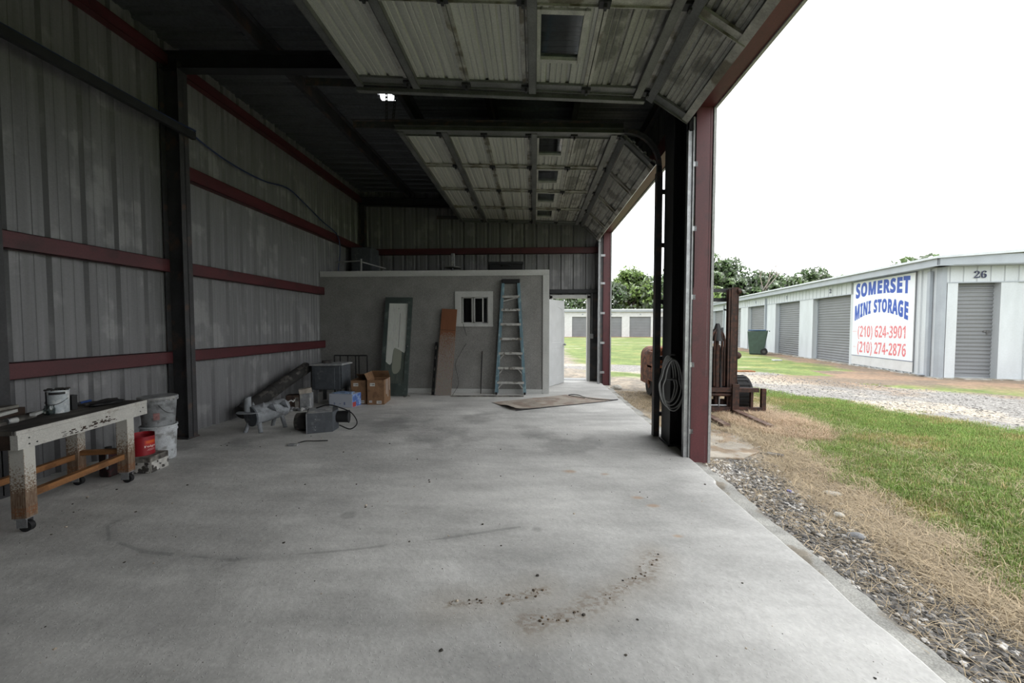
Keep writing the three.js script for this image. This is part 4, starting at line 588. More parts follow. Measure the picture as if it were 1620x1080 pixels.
// ---------------------------------------------------------------- ground outside: litter strip, dry grass, lawn, gravel drive, red dirt
const GY = -0.10;
const poly = (pts, z) => { if (z >= pts[0][0]) return pts[0][1]; for (let i = 0; i + 1 < pts.length; i++) if (z >= pts[i + 1][0]) { const t = (pts[i][0] - z) / (pts[i][0] - pts[i + 1][0]); return lerp(pts[i][1], pts[i + 1][1], t); } return pts[pts.length - 1][1]; };
const GREEN = [[1, 3.1], [-2.7, 3.0], [-3.4, 2.92], [-4.7, 3.3], [-5.5, 3.68], [-7.66, 4.35], [-9.2, 4.7], [-11, 3.2], [-12.5, 1.9], [-60, 1.5]];
const DRIVE0 = [[1, 10.2], [-4, 7.9], [-5.8, 6.75], [-7.2, 6.05], [-9.15, 5.4], [-11, 4.4], [-12.6, 3.0], [-14, 1], [-60, -60]];
const DRIVE1 = [[1, 17], [-6, 12.5], [-8.6, 9.97], [-10.3, 8.64], [-11.7, 7.7], [-13.2, 7.1], [-14.6, 5.4], [-15.3, 3.0], [-15.8, 0], [-60, -60]];
const A9 = 9 * Math.PI / 180;
const distStore = (x, z) => { const dx = x - 11.3, dz = z + 11.75; return { s: dx * Math.sin(A9) - dz * Math.cos(A9), e: dx * Math.cos(A9) + dz * Math.sin(A9) }; };
function zone(x, z) {              // weights: gravel litter, dry grass, green, drive, dirt, sand
  const n = fbm(x * 0.9 + 11, z * 0.9 + 31, 4) - 0.5, n2 = fbm(x * 3.1 + 71, z * 3.1 + 51, 4) - 0.5;
  const e = n * 1.1 + n2 * 0.6;
  const gx = poly(GREEN, z), d0 = poly(DRIVE0, z), d1 = poly(DRIVE1, z);
  const g = {};
  let green = sstep(-0.35, 0.35, x - gx + e);
  const drive = sstep(-0.4, 0.5, x - d0 + e * 0.9) * (1 - sstep(-0.45, 0.45, x - d1 + e * 0.9));
  const { s, e: ee } = distStore(x, z);
  let dirt = 0; if (s > -3.5) { const d = s < 0 ? Math.max(-s * 0.5, 0) : -ee; dirt = 1 - sstep(0.7, 1.6, d + e * 1.2 + (s < 0 ? 0 : 0)); if (s < 0 && ee < -3) dirt *= 1 - sstep(-3, -5.5, ee) * 0 - sstep(3, 5.5, -ee); }
  if (s <= 1.5 && s > -3.2 && ee > -2.5) dirt = Math.max(dirt, 1 - sstep(1.3, 2.3, -s + e));
  const cx = 2.06 - (z + 3) * 0.06, wob = n2 * 0.25;
  const stones = (z > -5.2 ? 1 : 0) * (1 - sstep(0.16, 0.40, Math.abs(x - cx) + wob)) * (1 - sstep(-4.6, -5.2, z));
  return { stones, green, drive, dirt, n, n2 };
}
const mix3 = (a, b, t) => t <= 0 ? a : [lerp(a[0], b[0], t), lerp(a[1], b[1], t), lerp(a[2], b[2], t)];
function groundColor(x, z) {
  const q = zone(x, z), f = vn(x * 47, z * 47) - 0.5, f2 = vn(x * 19 + 5, z * 19 + 2) - 0.5, f3 = vn(x * 90 + 7, z * 90) - 0.5;
  let dry = mix3([163, 151, 134], [136, 128, 116], sstep(0.35, 0.65, fbm(x * 5, z * 5, 4)));
  dry = mix3(dry, [150, 148, 142], sstep(0.55, 0.75, fbm(x * 1.6 + 9, z * 1.6 + 4, 3)) * 0.5 * (z > -6 ? 1 : 0.4));
  let grn = mix3([122, 138, 76], [100, 118, 60], sstep(0.3, 0.7, fbm(x * 2.2 + 3, z * 2.2, 4)));
  grn = mix3(grn, [158, 150, 92], sstep(0.56, 0.72, fbm(x * 1.1 + 40, z * 1.5 + 60, 4)) * 0.55);
  grn = mix3(grn, [186, 178, 156], sstep(0.60, 0.72, fbm(x * 0.35 + 90, z * 0.62 + 10, 4)) * 0.75);
  let drv = mix3([142, 139, 134], [176, 166, 150], sstep(0.46, 0.62, fbm(x * 0.8 + 33, z * 0.8 + 14, 5))); drv = drv.map((v) => v * (1 + f3 * 0.3 + f * 0.2));
  const dirt = mix3([150, 126, 104], [126, 112, 96], sstep(0.4, 0.65, fbm(x * 1.6, z * 1.6 + 8, 4)));
  let c = mix3(dry, grn, q.green); c = mix3(c, drv, q.drive); c = mix3(c, dirt, q.dirt);
  if (z < -50.5) c = mix3(c, [158, 124, 94], sstep(-50.5, -51.5, z + q.n * 2));
  c = mix3(c, [105, 103, 101], q.stones * 0.8);
  const k = 1 + f * 0.18 + f2 * 0.22; return c.map((v) => v * k);
}
function groundMesh(x0, x1, z0, z1, size, nx, nz, part) {
  const g = new THREE.PlaneGeometry(1, 1, nx, nz), p = g.attributes.position, uv = g.attributes.uv;
  for (let i = 0; i < p.count; i++) { const u = p.getX(i) + 0.5, v = p.getY(i) + 0.5, x = lerp(x0, x1, u), z = lerp(z0, z1, v); const edge = (x < 1.9 ? 0.6 : 1), fd = Math.min(1, (9 - x) / 1.2, (z + 9.5) / 1.2); const h = part === 'near' ? (fbm(x * 1.3 + 5, z * 1.3, 4) - 0.5) * 0.06 * edge * fd + (fbm(x * 7, z * 7, 3) - 0.5) * 0.02 * fd : 0; p.setXYZ(i, x, GY + h + (z < -40 ? 0.0 : 0), z); uv.setXY(i, u, v); }
  g.computeVertexNormals(); { const a = g.attributes.normal; if (a.getY(0) < 0) { for (let i = 0; i < a.count; i++) a.setXYZ(i, -a.getX(i), -a.getY(i), -a.getZ(i)); const ix = g.index.array; for (let i = 0; i < ix.length; i += 3) { const t = ix[i]; ix[i] = ix[i + 1]; ix[i + 1] = t; } } }
  const map = tex(size, size, (u, v) => groundColor(lerp(x0, x1, u), lerp(z0, z1, v))); map.wrapS = map.wrapT = THREE.ClampToEdgeWrapping;
  return struct('ground', g, new THREE.MeshStandardMaterial({ map, roughness: 0.95, side: THREE.DoubleSide }), { keepUV: true });
}
groundMesh(1.62, 9.0, -9.5, 1.6, 1600, 90, 130, 'near');
groundMesh(-6, 22, -32, -9.5, 1200, 2, 2);
groundMesh(9.0, 26, -9.5, 3, 768, 2, 2);
groundMesh(-60, 90, -110, -32, 768, 2, 2);
for (const [x0, x1, z0, z1] of [[22, 90, -32, -9.5], [26, 90, -9.5, 3], [-60, -6, -32, -9.5], [-60, 90, 1.6, 40], [-60, -4.6, -9.5, 1.6]]) struct('ground', bx(x0, x1, GY - 0.05, GY - 0.012, z0, z1), surf(0x74853e, { rough: 0.95, tile: 6, sx: 20, sy: 20, amp: 0.2, size: 256 }));
// pale concrete patch and flat slabs beside the near jamb
{ const s = new THREE.Shape(); [[1.86, 4.55], [2.3, 4.5], [2.62, 4.75], [2.74, 5.3], [2.55, 5.75], [2.0, 5.7], [1.86, 5.2]].forEach(([x, y], i) => i ? s.lineTo(x, y) : s.moveTo(x, y)); struct('trim_3', new THREE.ExtrudeGeometry(s, { depth: 0.05, bevelEnabled: true, bevelSize: 0.01, bevelThickness: 0.01 }).rotateX(-Math.PI / 2).translate(0, GY - 0.045, 0), surf(0xa79f92, { rough: 0.9, tile: 1.1, amp: 0.2, spot: 0x8d7b66, spotAmt: 0.35, size: 512 })); }
// loose stones, straw and lawn
function stuff(name, geo, mat, list, label, category) {
  const m = new THREE.InstancedMesh(geo, mat, list.length), o = new THREE.Object3D();
  list.forEach((q, i) => { o.position.set(q.x, q.y, q.z); o.rotation.set(q.rx || 0, q.ry || 0, q.rz || 0); o.scale.set(...(q.s.length ? q.s : [q.s, q.s, q.s])); o.updateMatrix(); m.setMatrixAt(i, o.matrix); m.setColorAt(i, q.c); });
  m.name = numbered(name); m.castShadow = m.receiveShadow = true; m.userData = { kind: 'stuff', label, category }; scene.add(m); return m;
}
function groundH(x, z) { return (x < 9 && z > -9.5) ? GY + Math.min(1, (9 - x) / 1.2, (z + 9.5) / 1.2) * ((fbm(x * 1.3 + 5, z * 1.3, 4) - 0.5) * 0.06 * (x < 1.9 ? 0.6 : 1) + (fbm(x * 7, z * 7, 3) - 0.5) * 0.02) : GY; }
const srgb = (r, g, b) => new THREE.Color().setRGB(r / 255, g / 255, b / 255, THREE.SRGBColorSpace);
{
  const stone = new THREE.IcosahedronGeometry(1, 1); { const a = stone.attributes.position; for (let i = 0; i < a.count; i++) { const x = a.getX(i), y = a.getY(i), z = a.getZ(i), n = 0.72 + 0.55 * vn(x * 2 + 9, y * 2 + z * 3 + 4); a.setXYZ(i, x * n * 1.25, y * n * 0.5, z * n); } stone.computeVertexNormals(); }
  const sm = new THREE.MeshStandardMaterial({ color: 0xffffff, roughness: 0.9 }), L1 = [], L2 = [], q = rng(202);
  for (let i = 0; i < 90000 && L1.length < 16000; i++) {
    const x = 1.72 + q() * 1.7, z = -5.1 + q() * 4.4, w = zone(x, z); if (q() > w.stones * 0.85 + 0.03) continue;
    const s = 0.003 + Math.pow(q(), 4) * 0.014, t = q(), wh = z < -3.9 && x < 2.1 ? 0.45 : 0.12, v = t < wh ? 190 + q() * 40 : t < 0.55 ? 66 + q() * 34 : 110 + q() * 50; L1.push({ x, y: groundH(x, z) + s * 0.2, z, s, ry: q() * 6.3, rx: (q() - 0.5) * 0.8, c: srgb(v, v * 0.985, v * 0.96) });
  }
  stuff('litter_gravel', stone, sm, L1, 'grey and white gravel strewn beside the slab edge', 'gravel');
  for (let i = 0; i < 80000 && L2.length < 9000; i++) { const x = 4.5 + q() * 7.5, z = -13 + q() * 9, w = zone(x, z); if (q() > w.drive * 0.9) continue; const s = 0.005 + Math.pow(q(), 4) * 0.014, v = 105 + q() * 70; L2.push({ x, y: GY + s * 0.3 + (x < 9 && z > -9.5 ? groundH(x, z) - GY : 0), z, s, ry: q() * 6.3, rx: (q() - 0.5) * 0.8, c: srgb(v, v * 0.975, v * 0.94) }); }
  stuff('drive_gravel', stone, sm, L2, 'pale gravel covering the drive before the storage units', 'gravel');
  // blades
  const tuft = (n, h, spread, lean, w) => { const g = [], r = rng(n * 31 + 5); for (let i = 0; i < n; i++) { const a = r() * 6.283, L = h * (0.55 + 0.45 * r()), le = lean * (0.4 + r()), bxx = (r() - 0.5) * spread, bz = (r() - 0.5) * spread, dx = Math.cos(a), dz = Math.sin(a), px = -dz * w, pz = dx * w; const P = [[bxx - px, 0, bz - pz], [bxx + px, 0, bz + pz], [bxx + dx * L * le * 0.4 - px * 0.7, L * 0.6, bz + dz * L * le * 0.4 - pz * 0.7], [bxx + dx * L * le * 0.4 + px * 0.7, L * 0.6, bz + dz * L * le * 0.4 + pz * 0.7], [bxx + dx * L * le, L * (1 - 0.25 * Math.min(1, le)), bz + dz * L * le]]; const b = new THREE.BufferGeometry(); b.setAttribute('position', new THREE.BufferAttribute(new Float32Array([0, 1, 2, 1, 3, 2, 2, 3, 4].flatMap((k) => P[k])), 3)); b.computeVertexNormals(); g.push(b); } return mergeAll(g); };
  const gm = new THREE.MeshStandardMaterial({ color: 0xffffff, roughness: 0.85, side: THREE.DoubleSide });
  const G1 = [], G2 = [], G3 = [];
  for (let i = 0; i < 260000 && G1.length < 42000; i++) { const near = q(); const x = 2.6 + Math.pow(q(), 1.2) * 6, z = -10.5 + q() * 9.5, w = zone(x, z); if (q() > w.green * (1 - w.drive) * (1 - w.dirt) * (0.55 + w.n2)) continue; const t = fbm(x * 2.2 + 3, z * 2.2, 4), v = 0.85 + q() * 0.35, d = q() < 0.16 + 0.5 * sstep(0.56, 0.7, fbm(x * 1.1 + 40, z * 1.5 + 60, 4)); const s = 0.7 + q() * 0.6; G1.push({ x, y: groundH(x, z) - 0.004, z, ry: q() * 6.3, s: [s, s * (0.7 + q() * 0.6), s], c: d ? srgb(168 * v, 156 * v, 108 * v) : srgb(lerp(142, 118, t) * v, lerp(164, 142, t) * v, lerp(92, 72, t) * v) }); }
  stuff('lawn_grass', tuft(9, 0.045, 0.09, 0.5, 0.0022), gm, G1, 'short green grass growing between the shed and gravel drive', 'grass');
  for (let i = 0; i < 320000 && G2.length < 24000; i++) { const x = 1.8 + q() * 3.0, z = -9 + q() * 8.4, w = zone(x, z); if (z > -6.95 && z < -5.75 && (Math.abs(x - 3.38) < 0.1 || Math.abs(x - 2.78) < 0.1)) continue; if (x > 1.86 && x < 2.7 && z < -4.5 && z > -5.7 && q() > 0.06) continue; if (q() > (1 - w.green * 0.93) * (1 - w.stones * 0.82) * (0.35 + w.n * 1.2 + (x - 1.8) * 0.35)) continue; const v = 0.75 + q() * 0.4; const s = 0.8 + q() * 0.7; G2.push({ x, y: groundH(x, z) - 0.004, z, ry: q() * 6.3, rx: (q() - 0.5) * 0.5, s: [s * 1.3, s * 0.6, s * 1.3], c: srgb(190 * v, 172 * v, 142 * v) }); }
  stuff('dry_grass', tuft(7, 0.06, 0.14, 1.6, 0.0011), gm, G2, 'dry straw-coloured grass between slab edge and lawn', 'grass');
  for (let i = 0; i < 4200; i++) { const a = q() * 6.283, r = Math.sqrt(q()), x = 3.62 + Math.cos(a) * r * 0.6 - (q() - 0.5) * 0.2, z = -6.25 + Math.sin(a) * r * 1.0; if (z > -6.95 && z < -5.75 && (Math.abs(x - 3.38) < 0.13 || Math.abs(x - 2.78) < 0.13)) continue; const v = 0.8 + q() * 0.35, s = 0.7 + q() * 0.8; G3.push({ x, y: groundH(x, z) - 0.004, z, ry: q() * 6.3, s: [s, s, s], c: srgb(198 * v, 174 * v, 146 * v) }); }
  stuff('straw_clump', tuft(8, 0.08, 0.12, 1.1, 0.0012), gm, G3, 'thick clump of reddish dry straw around the fork tips', 'grass');
  // litter on slab
  const L4 = []; for (let i = 0; i < 380; i++) { const x = -3.6 + q() * 5.1, z = -5.5 + Math.pow(q(), 0.6) * 4.2; const s = 0.002 + Math.pow(q(), 6) * 0.007, v = q() < 0.75 ? 55 + q() * 50 : 205; L4.push({ x, y: s * 0.3, z, s, ry: q() * 6, c: srgb(v, v * 0.93, v * 0.83) }); }
  for (let i = 0; i < 130; i++) { const t = q(), on = q() < 0.5, a = on ? MUD1 : MUD2, k = Math.min(a.length - 2, Math.floor(t * (a.length - 1))), u = t * (a.length - 1) - k; const s = 0.0015 + Math.pow(q(), 4) * 0.006, v = 85 + q() * 60; L4.push({ x: lerp(a[k][0], a[k + 1][0], u) + (q() - 0.5) * 0.08, y: s * 0.3, z: lerp(a[k][1], a[k + 1][1], u) + (q() - 0.5) * 0.05, s, ry: q() * 6, c: srgb(v, v * 0.86, v * 0.7) }); }
  stuff('floor_debris', stone, sm, L4, 'small dark crumbs of dirt scattered over the concrete slab', 'debris');
}
function rock(x, z, s, label, mat, flat = 0.5, y = groundH(x, z)) { const g = new THREE.IcosahedronGeometry(s, 2), a = g.attributes.position; for (let i = 0; i < a.count; i++) { const X = a.getX(i) / s, Y = a.getY(i) / s, Z = a.getZ(i) / s, n = 0.7 + 0.6 * vn(X * 1.7 + x * 9 + 20, Y * 2 + Z * 2 + z * 7 + 60); a.setXYZ(i, X * n * s * 1.3, Y * n * s * flat, Z * n * s); } g.computeVertexNormals(); const m = tag(mk('stone', g, mat), label, 'stone'); m.position.set(x, y + s * flat * 0.5, z); return m; }
const paleStone = surf(0xbab7ae, { rough: 0.9, tile: 0.2, amp: 0.15 });
rock(1.93, -9.35, 0.09, 'white rock on the ground beside the far red jamb', paleStone, 0.7);
rock(2.62, -3.6, 0.05, 'flat pale stone at the edge of green lawn', paleStone, 0.3);
rock(2.25, -2.85, 0.045, 'grey stone among gravel by the slab edge', M.dustGrey, 0.5);
rock(2.35, -3.15, 0.035, 'small white stone among dark gravel heap', paleStone, 0.5);
{ const p = tag(mk('wood_scrap', rbx(0.16, 0.02, 0.07, 0.004), M.woodGrey), 'small flat wood scrap lying on straw near the jamb', 'wood scrap'); p.position.set(2.72, groundH(2.72, -4.6) + 0.02, -4.6); p.rotation.y = -0.5;
  const b = tag(mk('blue_bottle_cap', cyl(0.017, 0.017, 0.014, 0, 0, 0, 16), plain(0x3b4fae, 0.4)), 'blue plastic cap lying on gravel by the slab', 'cap'); b.position.set(2.27, groundH(2.27, -3.62) + 0.006, -3.62);
  tag(mk('dry_twig', tube([V(2.0, groundH(2.0, -2.35) + 0.014, -2.42), V(2.05, groundH(2.05, -2.28) + 0.014, -2.30), V(2.1, groundH(2.1, -2.18) + 0.01, -2.16)], 0.006, 16, 6), M.woodGrey), 'bare grey twig lying on gravel along the slab', 'twig');
  const w = tag(mk('white_litter', rbx(0.34, 0.05, 0.2, 0.02), M.white), 'crumpled white litter on grass before the storage doors', 'litter'); w.position.set(10.2, GY + 0.03, -17.3); }
// ---------------------------------------------------------------- old forklift parked outside, forks towards the shed
{
  const F = thing('forklift', 'old rusty forklift parked outside with forks lowered on dry grass', 'forklift', [3.08, GY, -7.0]);
  const X = M.rustBrown;
  for (const s of [-1, 1]) {
    mk('outer_mast_rail', [bx(s * 0.33 - 0.055, s * 0.33 + 0.055, 0.05, 2.13, -0.12, -0.108), bx(s * 0.33 + s * 0.045, s * 0.33 + s * 0.057, 0.05, 2.13, -0.12, 0.02), bx(s * 0.33 - 0.055, s * 0.33 + 0.055, 0.05, 2.13, 0.0, 0.014)], X, F);
    mk('inner_mast_rail', [bx(s * 0.24 - 0.035, s * 0.24 + 0.035, 0.1, 2.10, -0.03, -0.02), bx(s * 0.24 - 0.035, s * 0.24 + 0.035, 0.1, 2.10, 0.045, 0.055), bx(s * 0.24 - 0.006, s * 0.24 + 0.006, 0.1, 2.1, -0.03, 0.055)], X, F);
    mk('mast_roller', new THREE.CylinderGeometry(0.05, 0.05, 0.05, 18).rotateZ(Math.PI / 2).translate(s * 0.39, 2.06, 0.0), X, F);
    mk('chain', [bx(s * 0.12 - 0.014, s * 0.12 + 0.014, 0.4, 1.45, 0.02, 0.034)], M.blackSteel, F);
    const fork = mk('fork', [bx(s * 0.3 - 0.055, s * 0.3 + 0.055, 0.0, 0.5, 0.13, 0.17), new THREE.CylinderGeometry(0.001, 0.001, 0.001, 3).translate(s * 0.3, 0.02, 0.2)], X, F);
    mk('fork_blade', bar(V(s * 0.3, 0.05, 0.15), V(s * 0.3, 0.04, 1.15), 0.1, 0.04), surf(0x5d463c, { rough: 0.8, tile: 0.5, amp: 0.3, spot: 0x7b6a5c, spotAmt: 0.35 }), fork);
  }
  mk('mast_crossbar', bx(-0.36, 0.36, 2.06, 2.115, -0.13, -0.06), M.blackSteel, F); mk('mast_crossbar', bx(-0.33, 0.33, 1.90, 1.96, -0.2, -0.14), M.blackSteel, F); mk('mast_crossbar', bx(-0.33, 0.33, 0.1, 0.2, -0.14, -0.06), X, F); mk('hose_guide', tube([V(0.2, 1.76, -0.1), V(0.27, 1.74, -0.02), V(0.28, 1.8, 0.02)], 0.014), M.black, F);
  mk('lift_cylinder', [cyl(0.045, 0.045, 1.05, 0.06, 0.1, -0.02, 18), cyl(0.028, 0.028, 0.35, 0.06, 1.1, -0.02, 14)], X, F);
  mk('cylinder_head', [cyl(0.1, 0.07, 0.2, 0.06, 1.22, -0.02, 18), cyl(0.06, 0.03, 0.1, 0.06, 1.42, -0.02, 14)], M.black, F);
  for (const x of [-0.06, 0.0, 0.13, 0.17]) mk('hydraulic_hose', tube([V(x, 0.45, 0.02), V(x - 0.01, 1.0, 0.03), V(x * 0.8, 1.32, 0.05), V(0.06, 1.45, 0.0)], 0.016, 30, 7), X, F);
  mk('carriage_bar', bx(-0.62, 0.70, 0.36, 0.43, 0.06, 0.13), X, F, { grain: 'x' }); mk('carriage_bar', bx(-0.62, 0.80, 0.02, 0.10, 0.06, 0.13), X, F, { grain: 'x' }); mk('carriage_bar', rod(V(-0.55, 0.31, 0.09), V(0.3, 0.31, 0.09), 0.028), X, F);
  mk('load_frame', [bx(0.75, 0.82, 0.02, 0.42, 0.06, 0.12), bx(0.58, 0.62, 0.05, 0.4, 0.05, 0.1)], X, F);
  mk('tilt_rod', [rod(V(-0.1, 0.12, 0.04), V(0.22, 0.12, 0.04), 0.014), rod(V(0.08, 0.1, 0.05), V(0.08, 0.32, 0.05), 0.012)], M.galv, F);
  for (const s of [-1, 1]) { const w = mk('front_wheel', [new THREE.CylinderGeometry(0.29, 0.29, 0.2, 34).rotateZ(Math.PI / 2).translate(s * 0.58, 0.29, -0.36), new THREE.TorusGeometry(0.26, 0.045, 10, 34).rotateY(Math.PI / 2).translate(s * 0.68, 0.29, -0.36)], M.rubber, F); const tr = []; for (let i = 0; i < 20; i++) tr.push(bx(-0.105, 0.105, 0.285, 0.305, -0.022, 0.022).rotateX(i / 20 * Math.PI * 2).translate(s * 0.58, 0.29, -0.36)); mk('tread', tr, M.rubber, w); mk('hub', new THREE.CylinderGeometry(0.13, 0.13, 0.22, 20).rotateZ(Math.PI / 2).translate(s * 0.58, 0.29, -0.36), M.orangeRust, w);
    const r = mk('rear_wheel', new THREE.CylinderGeometry(0.26, 0.26, 0.18, 30).rotateZ(Math.PI / 2).translate(s * 0.56, 0.26, -1.55), M.rubber, F); mk('hub', new THREE.CylinderGeometry(0.1, 0.1, 0.2, 18).rotateZ(Math.PI / 2).translate(s * 0.56, 0.26, -1.55), M.orangeRust, r); }
  mk('chassis', rbx(0.92, 0.42, 1.5, 0.04, 0, 0.48, -0.95), M.blackSteel, F); mk('cowl', rbx(0.9, 0.5, 0.4, 0.05, 0, 0.86, -0.42), M.soot, F);
  mk('engine_hood', rbx(0.86, 0.34, 0.8, 0.06, 0, 0.82, -1.3), M.orangeRust, F);
  { const s = new THREE.Shape(); s.moveTo(-0.66, 0.28); s.lineTo(0.66, 0.28); s.lineTo(0.66, 0.8); s.quadraticCurveTo(0.66, 0.98, 0.5, 1.0); s.lineTo(-0.5, 1.0); s.quadraticCurveTo(-0.66, 0.98, -0.66, 0.8); mk('counterweight', new THREE.ExtrudeGeometry(s, { depth: 0.55, bevelEnabled: true, bevelSize: 0.03, bevelThickness: 0.05 }).translate(0, 0, -2.05), M.orangeRust, F); }
  mk('fender', [bx(-0.70, -0.46, 0.62, 0.66, -1.9, -1.2), bx(-0.70, -0.64, 0.35, 0.95, -1.5, -1.1)], M.orangeRust, F);
  mk('seat', [rbx(0.44, 0.1, 0.44, 0.04, 0, 1.03, -1.2), rbx(0.44, 0.42, 0.1, 0.04, 0, 1.25, -1.45)], M.black, F); mk('steering_wheel', new THREE.TorusGeometry(0.17, 0.015, 8, 28).rotateX(1.1).translate(-0.05, 1.22, -0.7), M.black, F); mk('steering_column', rod(V(-0.05, 0.9, -0.5), V(-0.05, 1.22, -0.7), 0.025), M.blackSteel, F);
  mk('headlight', [new THREE.SphereGeometry(0.085, 18, 12).scale(0.9, 0.8, 0.8).translate(0.53, 0.95, -0.3), rod(V(0.42, 0.95, -0.3), V(0.53, 0.95, -0.3), 0.03)], X, F);
}
// ---------------------------------------------------------------- storage building on the right
function rollUp(w, h) {            // corrugated curtain, origin at lower centre, facing +z
  const pts = [], pitch = 0.107; for (let y = 0; y < h - 0.001; y += pitch) { const k = Math.min(pitch, h - y); pts.push([y, 0], [y + k * 0.30, 0.0], [y + k * 0.48, -0.022], [y + k * 0.82, -0.022]); } pts.push([h, 0]);
  return sheet(pts, w, 0.004).applyMatrix4(basis(V(0, 1, 0), V(0, 0, -1), V(-1, 0, 0), V(w / 2, 0, 0)));
}
const numMat = plain(0x252b4a, 0.6);
function numeral(t, size) { const g = new TextGeometry(t, { font: fontSerif, size, depth: 0.006, curveSegments: 4 }); g.computeBoundingBox(); const b = g.boundingBox; return g.translate(-(b.min.x + b.max.x) / 2, 0, 0); }
{
  const S = thing('storage_building', 'long white metal storage building with grey roll-up doors and number 26', 'building', [11.30, GY, -11.75], -A9);
  const faceL = (g) => g.applyMatrix4(basis(V(0, 0, 1), V(0, 1, 0), V(-1, 0, 0), V(0, 0, 0)));     // face +z -> -x ; local x -> +z
  const H = 3.1, DHt = 2.68, LEN = 30, REC = 0.22;
  const doors = [[4.05, 6.75, '2'], [7.95, 10.55, '1'], [11.95, 14.6, '4'], [15.9, 18.6, '5'], [19.8, 22.5, ''], [23.7, 26.4, '']];
  let s0 = 0;
  for (const [a, b] of [...doors, [LEN, LEN]]) { if (s0 === 0) { mk('wall_panel', sheet(ribProfile(0.16, a - 0.02, 0.3048, 0.1, [[0, 0.05, 0.03, 0.035]]), H).applyMatrix4(basis(V(0, 0, -1), V(-1, 0, 0), V(0, 1, 0), V(0.0, 0, 0))), M.storeWhite, S); mk('pilaster', bx(-0.012, REC, 0, DHt, -a - 0.0, -a + 0.16), M.storeWhite, S); } else mk('pilaster', bx(-0.01, REC, 0, DHt, -a, -s0), M.storeWhite, S); s0 = b; }
  mk('header_panel', sheet(ribProfile(3.9, LEN, 0.3048, 0.1, [[0, 0.03, 0.015, 0.02]]), H - DHt).applyMatrix4(basis(V(0, 0, -1), V(-1, 0, 0), V(0, 1, 0), V(0, DHt, 0))), M.storeWhite, S);
  mk('header_trim', bx(-0.025, 0.02, DHt - 0.03, DHt, -LEN, -3.9), M.storeTrim, S, { grain: 'z' });
  for (const [a, b, n] of doors) { const w = b - a, m = (a + b) / 2; const d = mk('roll_up_door', faceL(rollUp(w, DHt).translate(-m, 0.0, -REC + 0.02)), M.storeDoor, S); if (a < 20) mk('guide_rail', [bx(REC - 0.06, REC - 0.02, 0, DHt, -a - 0.05, -a), bx(REC - 0.06, REC - 0.02, 0, DHt, -b, -b + 0.05)], M.storeTrim, d); if (n) mk('door_number', faceL(numeral(n, 0.17).translate(-m, DHt + 0.13, 0.026)), numMat, S); }
  mk('back_wall', bx(REC, REC + 0.05, 0, H, -LEN, -0.2), M.storeTrim, S);
  for (const s of [0.32, 11.75, 19.4]) mk('downspout', rbx(0.09, 3.0, 0.11, 0.015, -0.06, 1.52, -s), M.storeTrim, S);
  // end wall with door 26
  mk('corner_post', [bx(-0.02, 0.1, 0, H, -0.16, 0.02)], M.storeTrim, S);
  mk('jamb', bx(0.12, 0.36, 0, DHt, -REC, 0.015), M.storeWhite, S); mk('jamb', bx(1.32, 1.68, 0, DHt, -REC, 0.015), M.storeWhite, S);
  mk('header_panel', sheet(ribProfile(0.1, 9, 0.3048, 0.19, [[0, 0.03, 0.015, 0.02]]), H - DHt).applyMatrix4(basis(V(1, 0, 0), V(0, 0, 1), V(0, 1, 0), V(0, DHt, 0.0))), M.storeWhite, S);
  mk('header_trim', bx(0.1, 9, DHt - 0.03, DHt, -0.02, 0.025), M.storeTrim, S, { grain: 'x' });
  const d26 = mk('roll_up_door', rollUp(0.96, DHt).translate(0.84, 0, -REC + 0.02), M.storeDoor, S); mk('latch', [bx(1.12, 1.28, 1.30, 1.36, -REC + 0.02, -REC + 0.05), bx(1.18, 1.22, 1.24, 1.36, -REC + 0.03, -REC + 0.06)], M.greySteel, d26); mk('bottom_bar', bx(0.36, 1.32, 0, 0.08, -REC + 0.0, -REC + 0.04), M.storeTrim, d26);
  mk('door_number', numeral('26', 0.19).translate(0.84, DHt + 0.10, 0.026), numMat, S);
  mk('wall_panel', sheet(ribProfile(1.68, 9, 0.3048, 0.1, [[0, 0.05, 0.03, 0.035]]), DHt).applyMatrix4(basis(V(1, 0, 0), V(0, 0, 1), V(0, 1, 0), V(0, 0, -0.02))), M.storeWhite, S);
  mk('back_wall', bx(0.1, 9, 0, H, -REC - 0.06, -REC - 0.01), M.storeTrim, S);
  // eaves and roof
  mk('fascia', [bx(-0.34, -0.30, H + 0.02, H + 0.27, -LEN, 0.34), bx(-0.34, 0, H + 0.0, H + 0.02, -LEN, 0.34)], M.storeTrim, S, { grain: 'z' });
  mk('fascia', [bx(-0.34, 9, H + 0.02, H + 0.27, 0.30, 0.34), bx(-0.3, 9, H, H + 0.02, 0, 0.32)], M.storeTrim, S, { grain: 'x' });
  const rf = new THREE.Shape(); rf.moveTo(-0.42, H + 0.26); rf.lineTo(4.6, H + 0.55); rf.lineTo(9.4, H + 0.3); rf.lineTo(9.4, H + 0.24); rf.lineTo(4.6, H + 0.46); rf.lineTo(-0.42, H + 0.2);
  mk('roof_sheet', new THREE.ExtrudeGeometry(rf, { depth: LEN + 0.4, bevelEnabled: false }).translate(0, 0, -LEN), M.storeWhite, S);
  mk('slab', bx(-0.12, 9, -0.1, 0.03, -LEN, 0.12), M.curb, S);
  mk('splash_flap', rbx(0.16, 0.03, 0.22, 0.01, -0.12, 0.06, -0.42).rotateZ(0.0), M.storeTrim, S);
  // painted sign board
  const B = thing('sign_board', 'white painted storage sign with blue arched letters and red phone numbers', 'sign', [11.30, GY, -11.75], -A9);
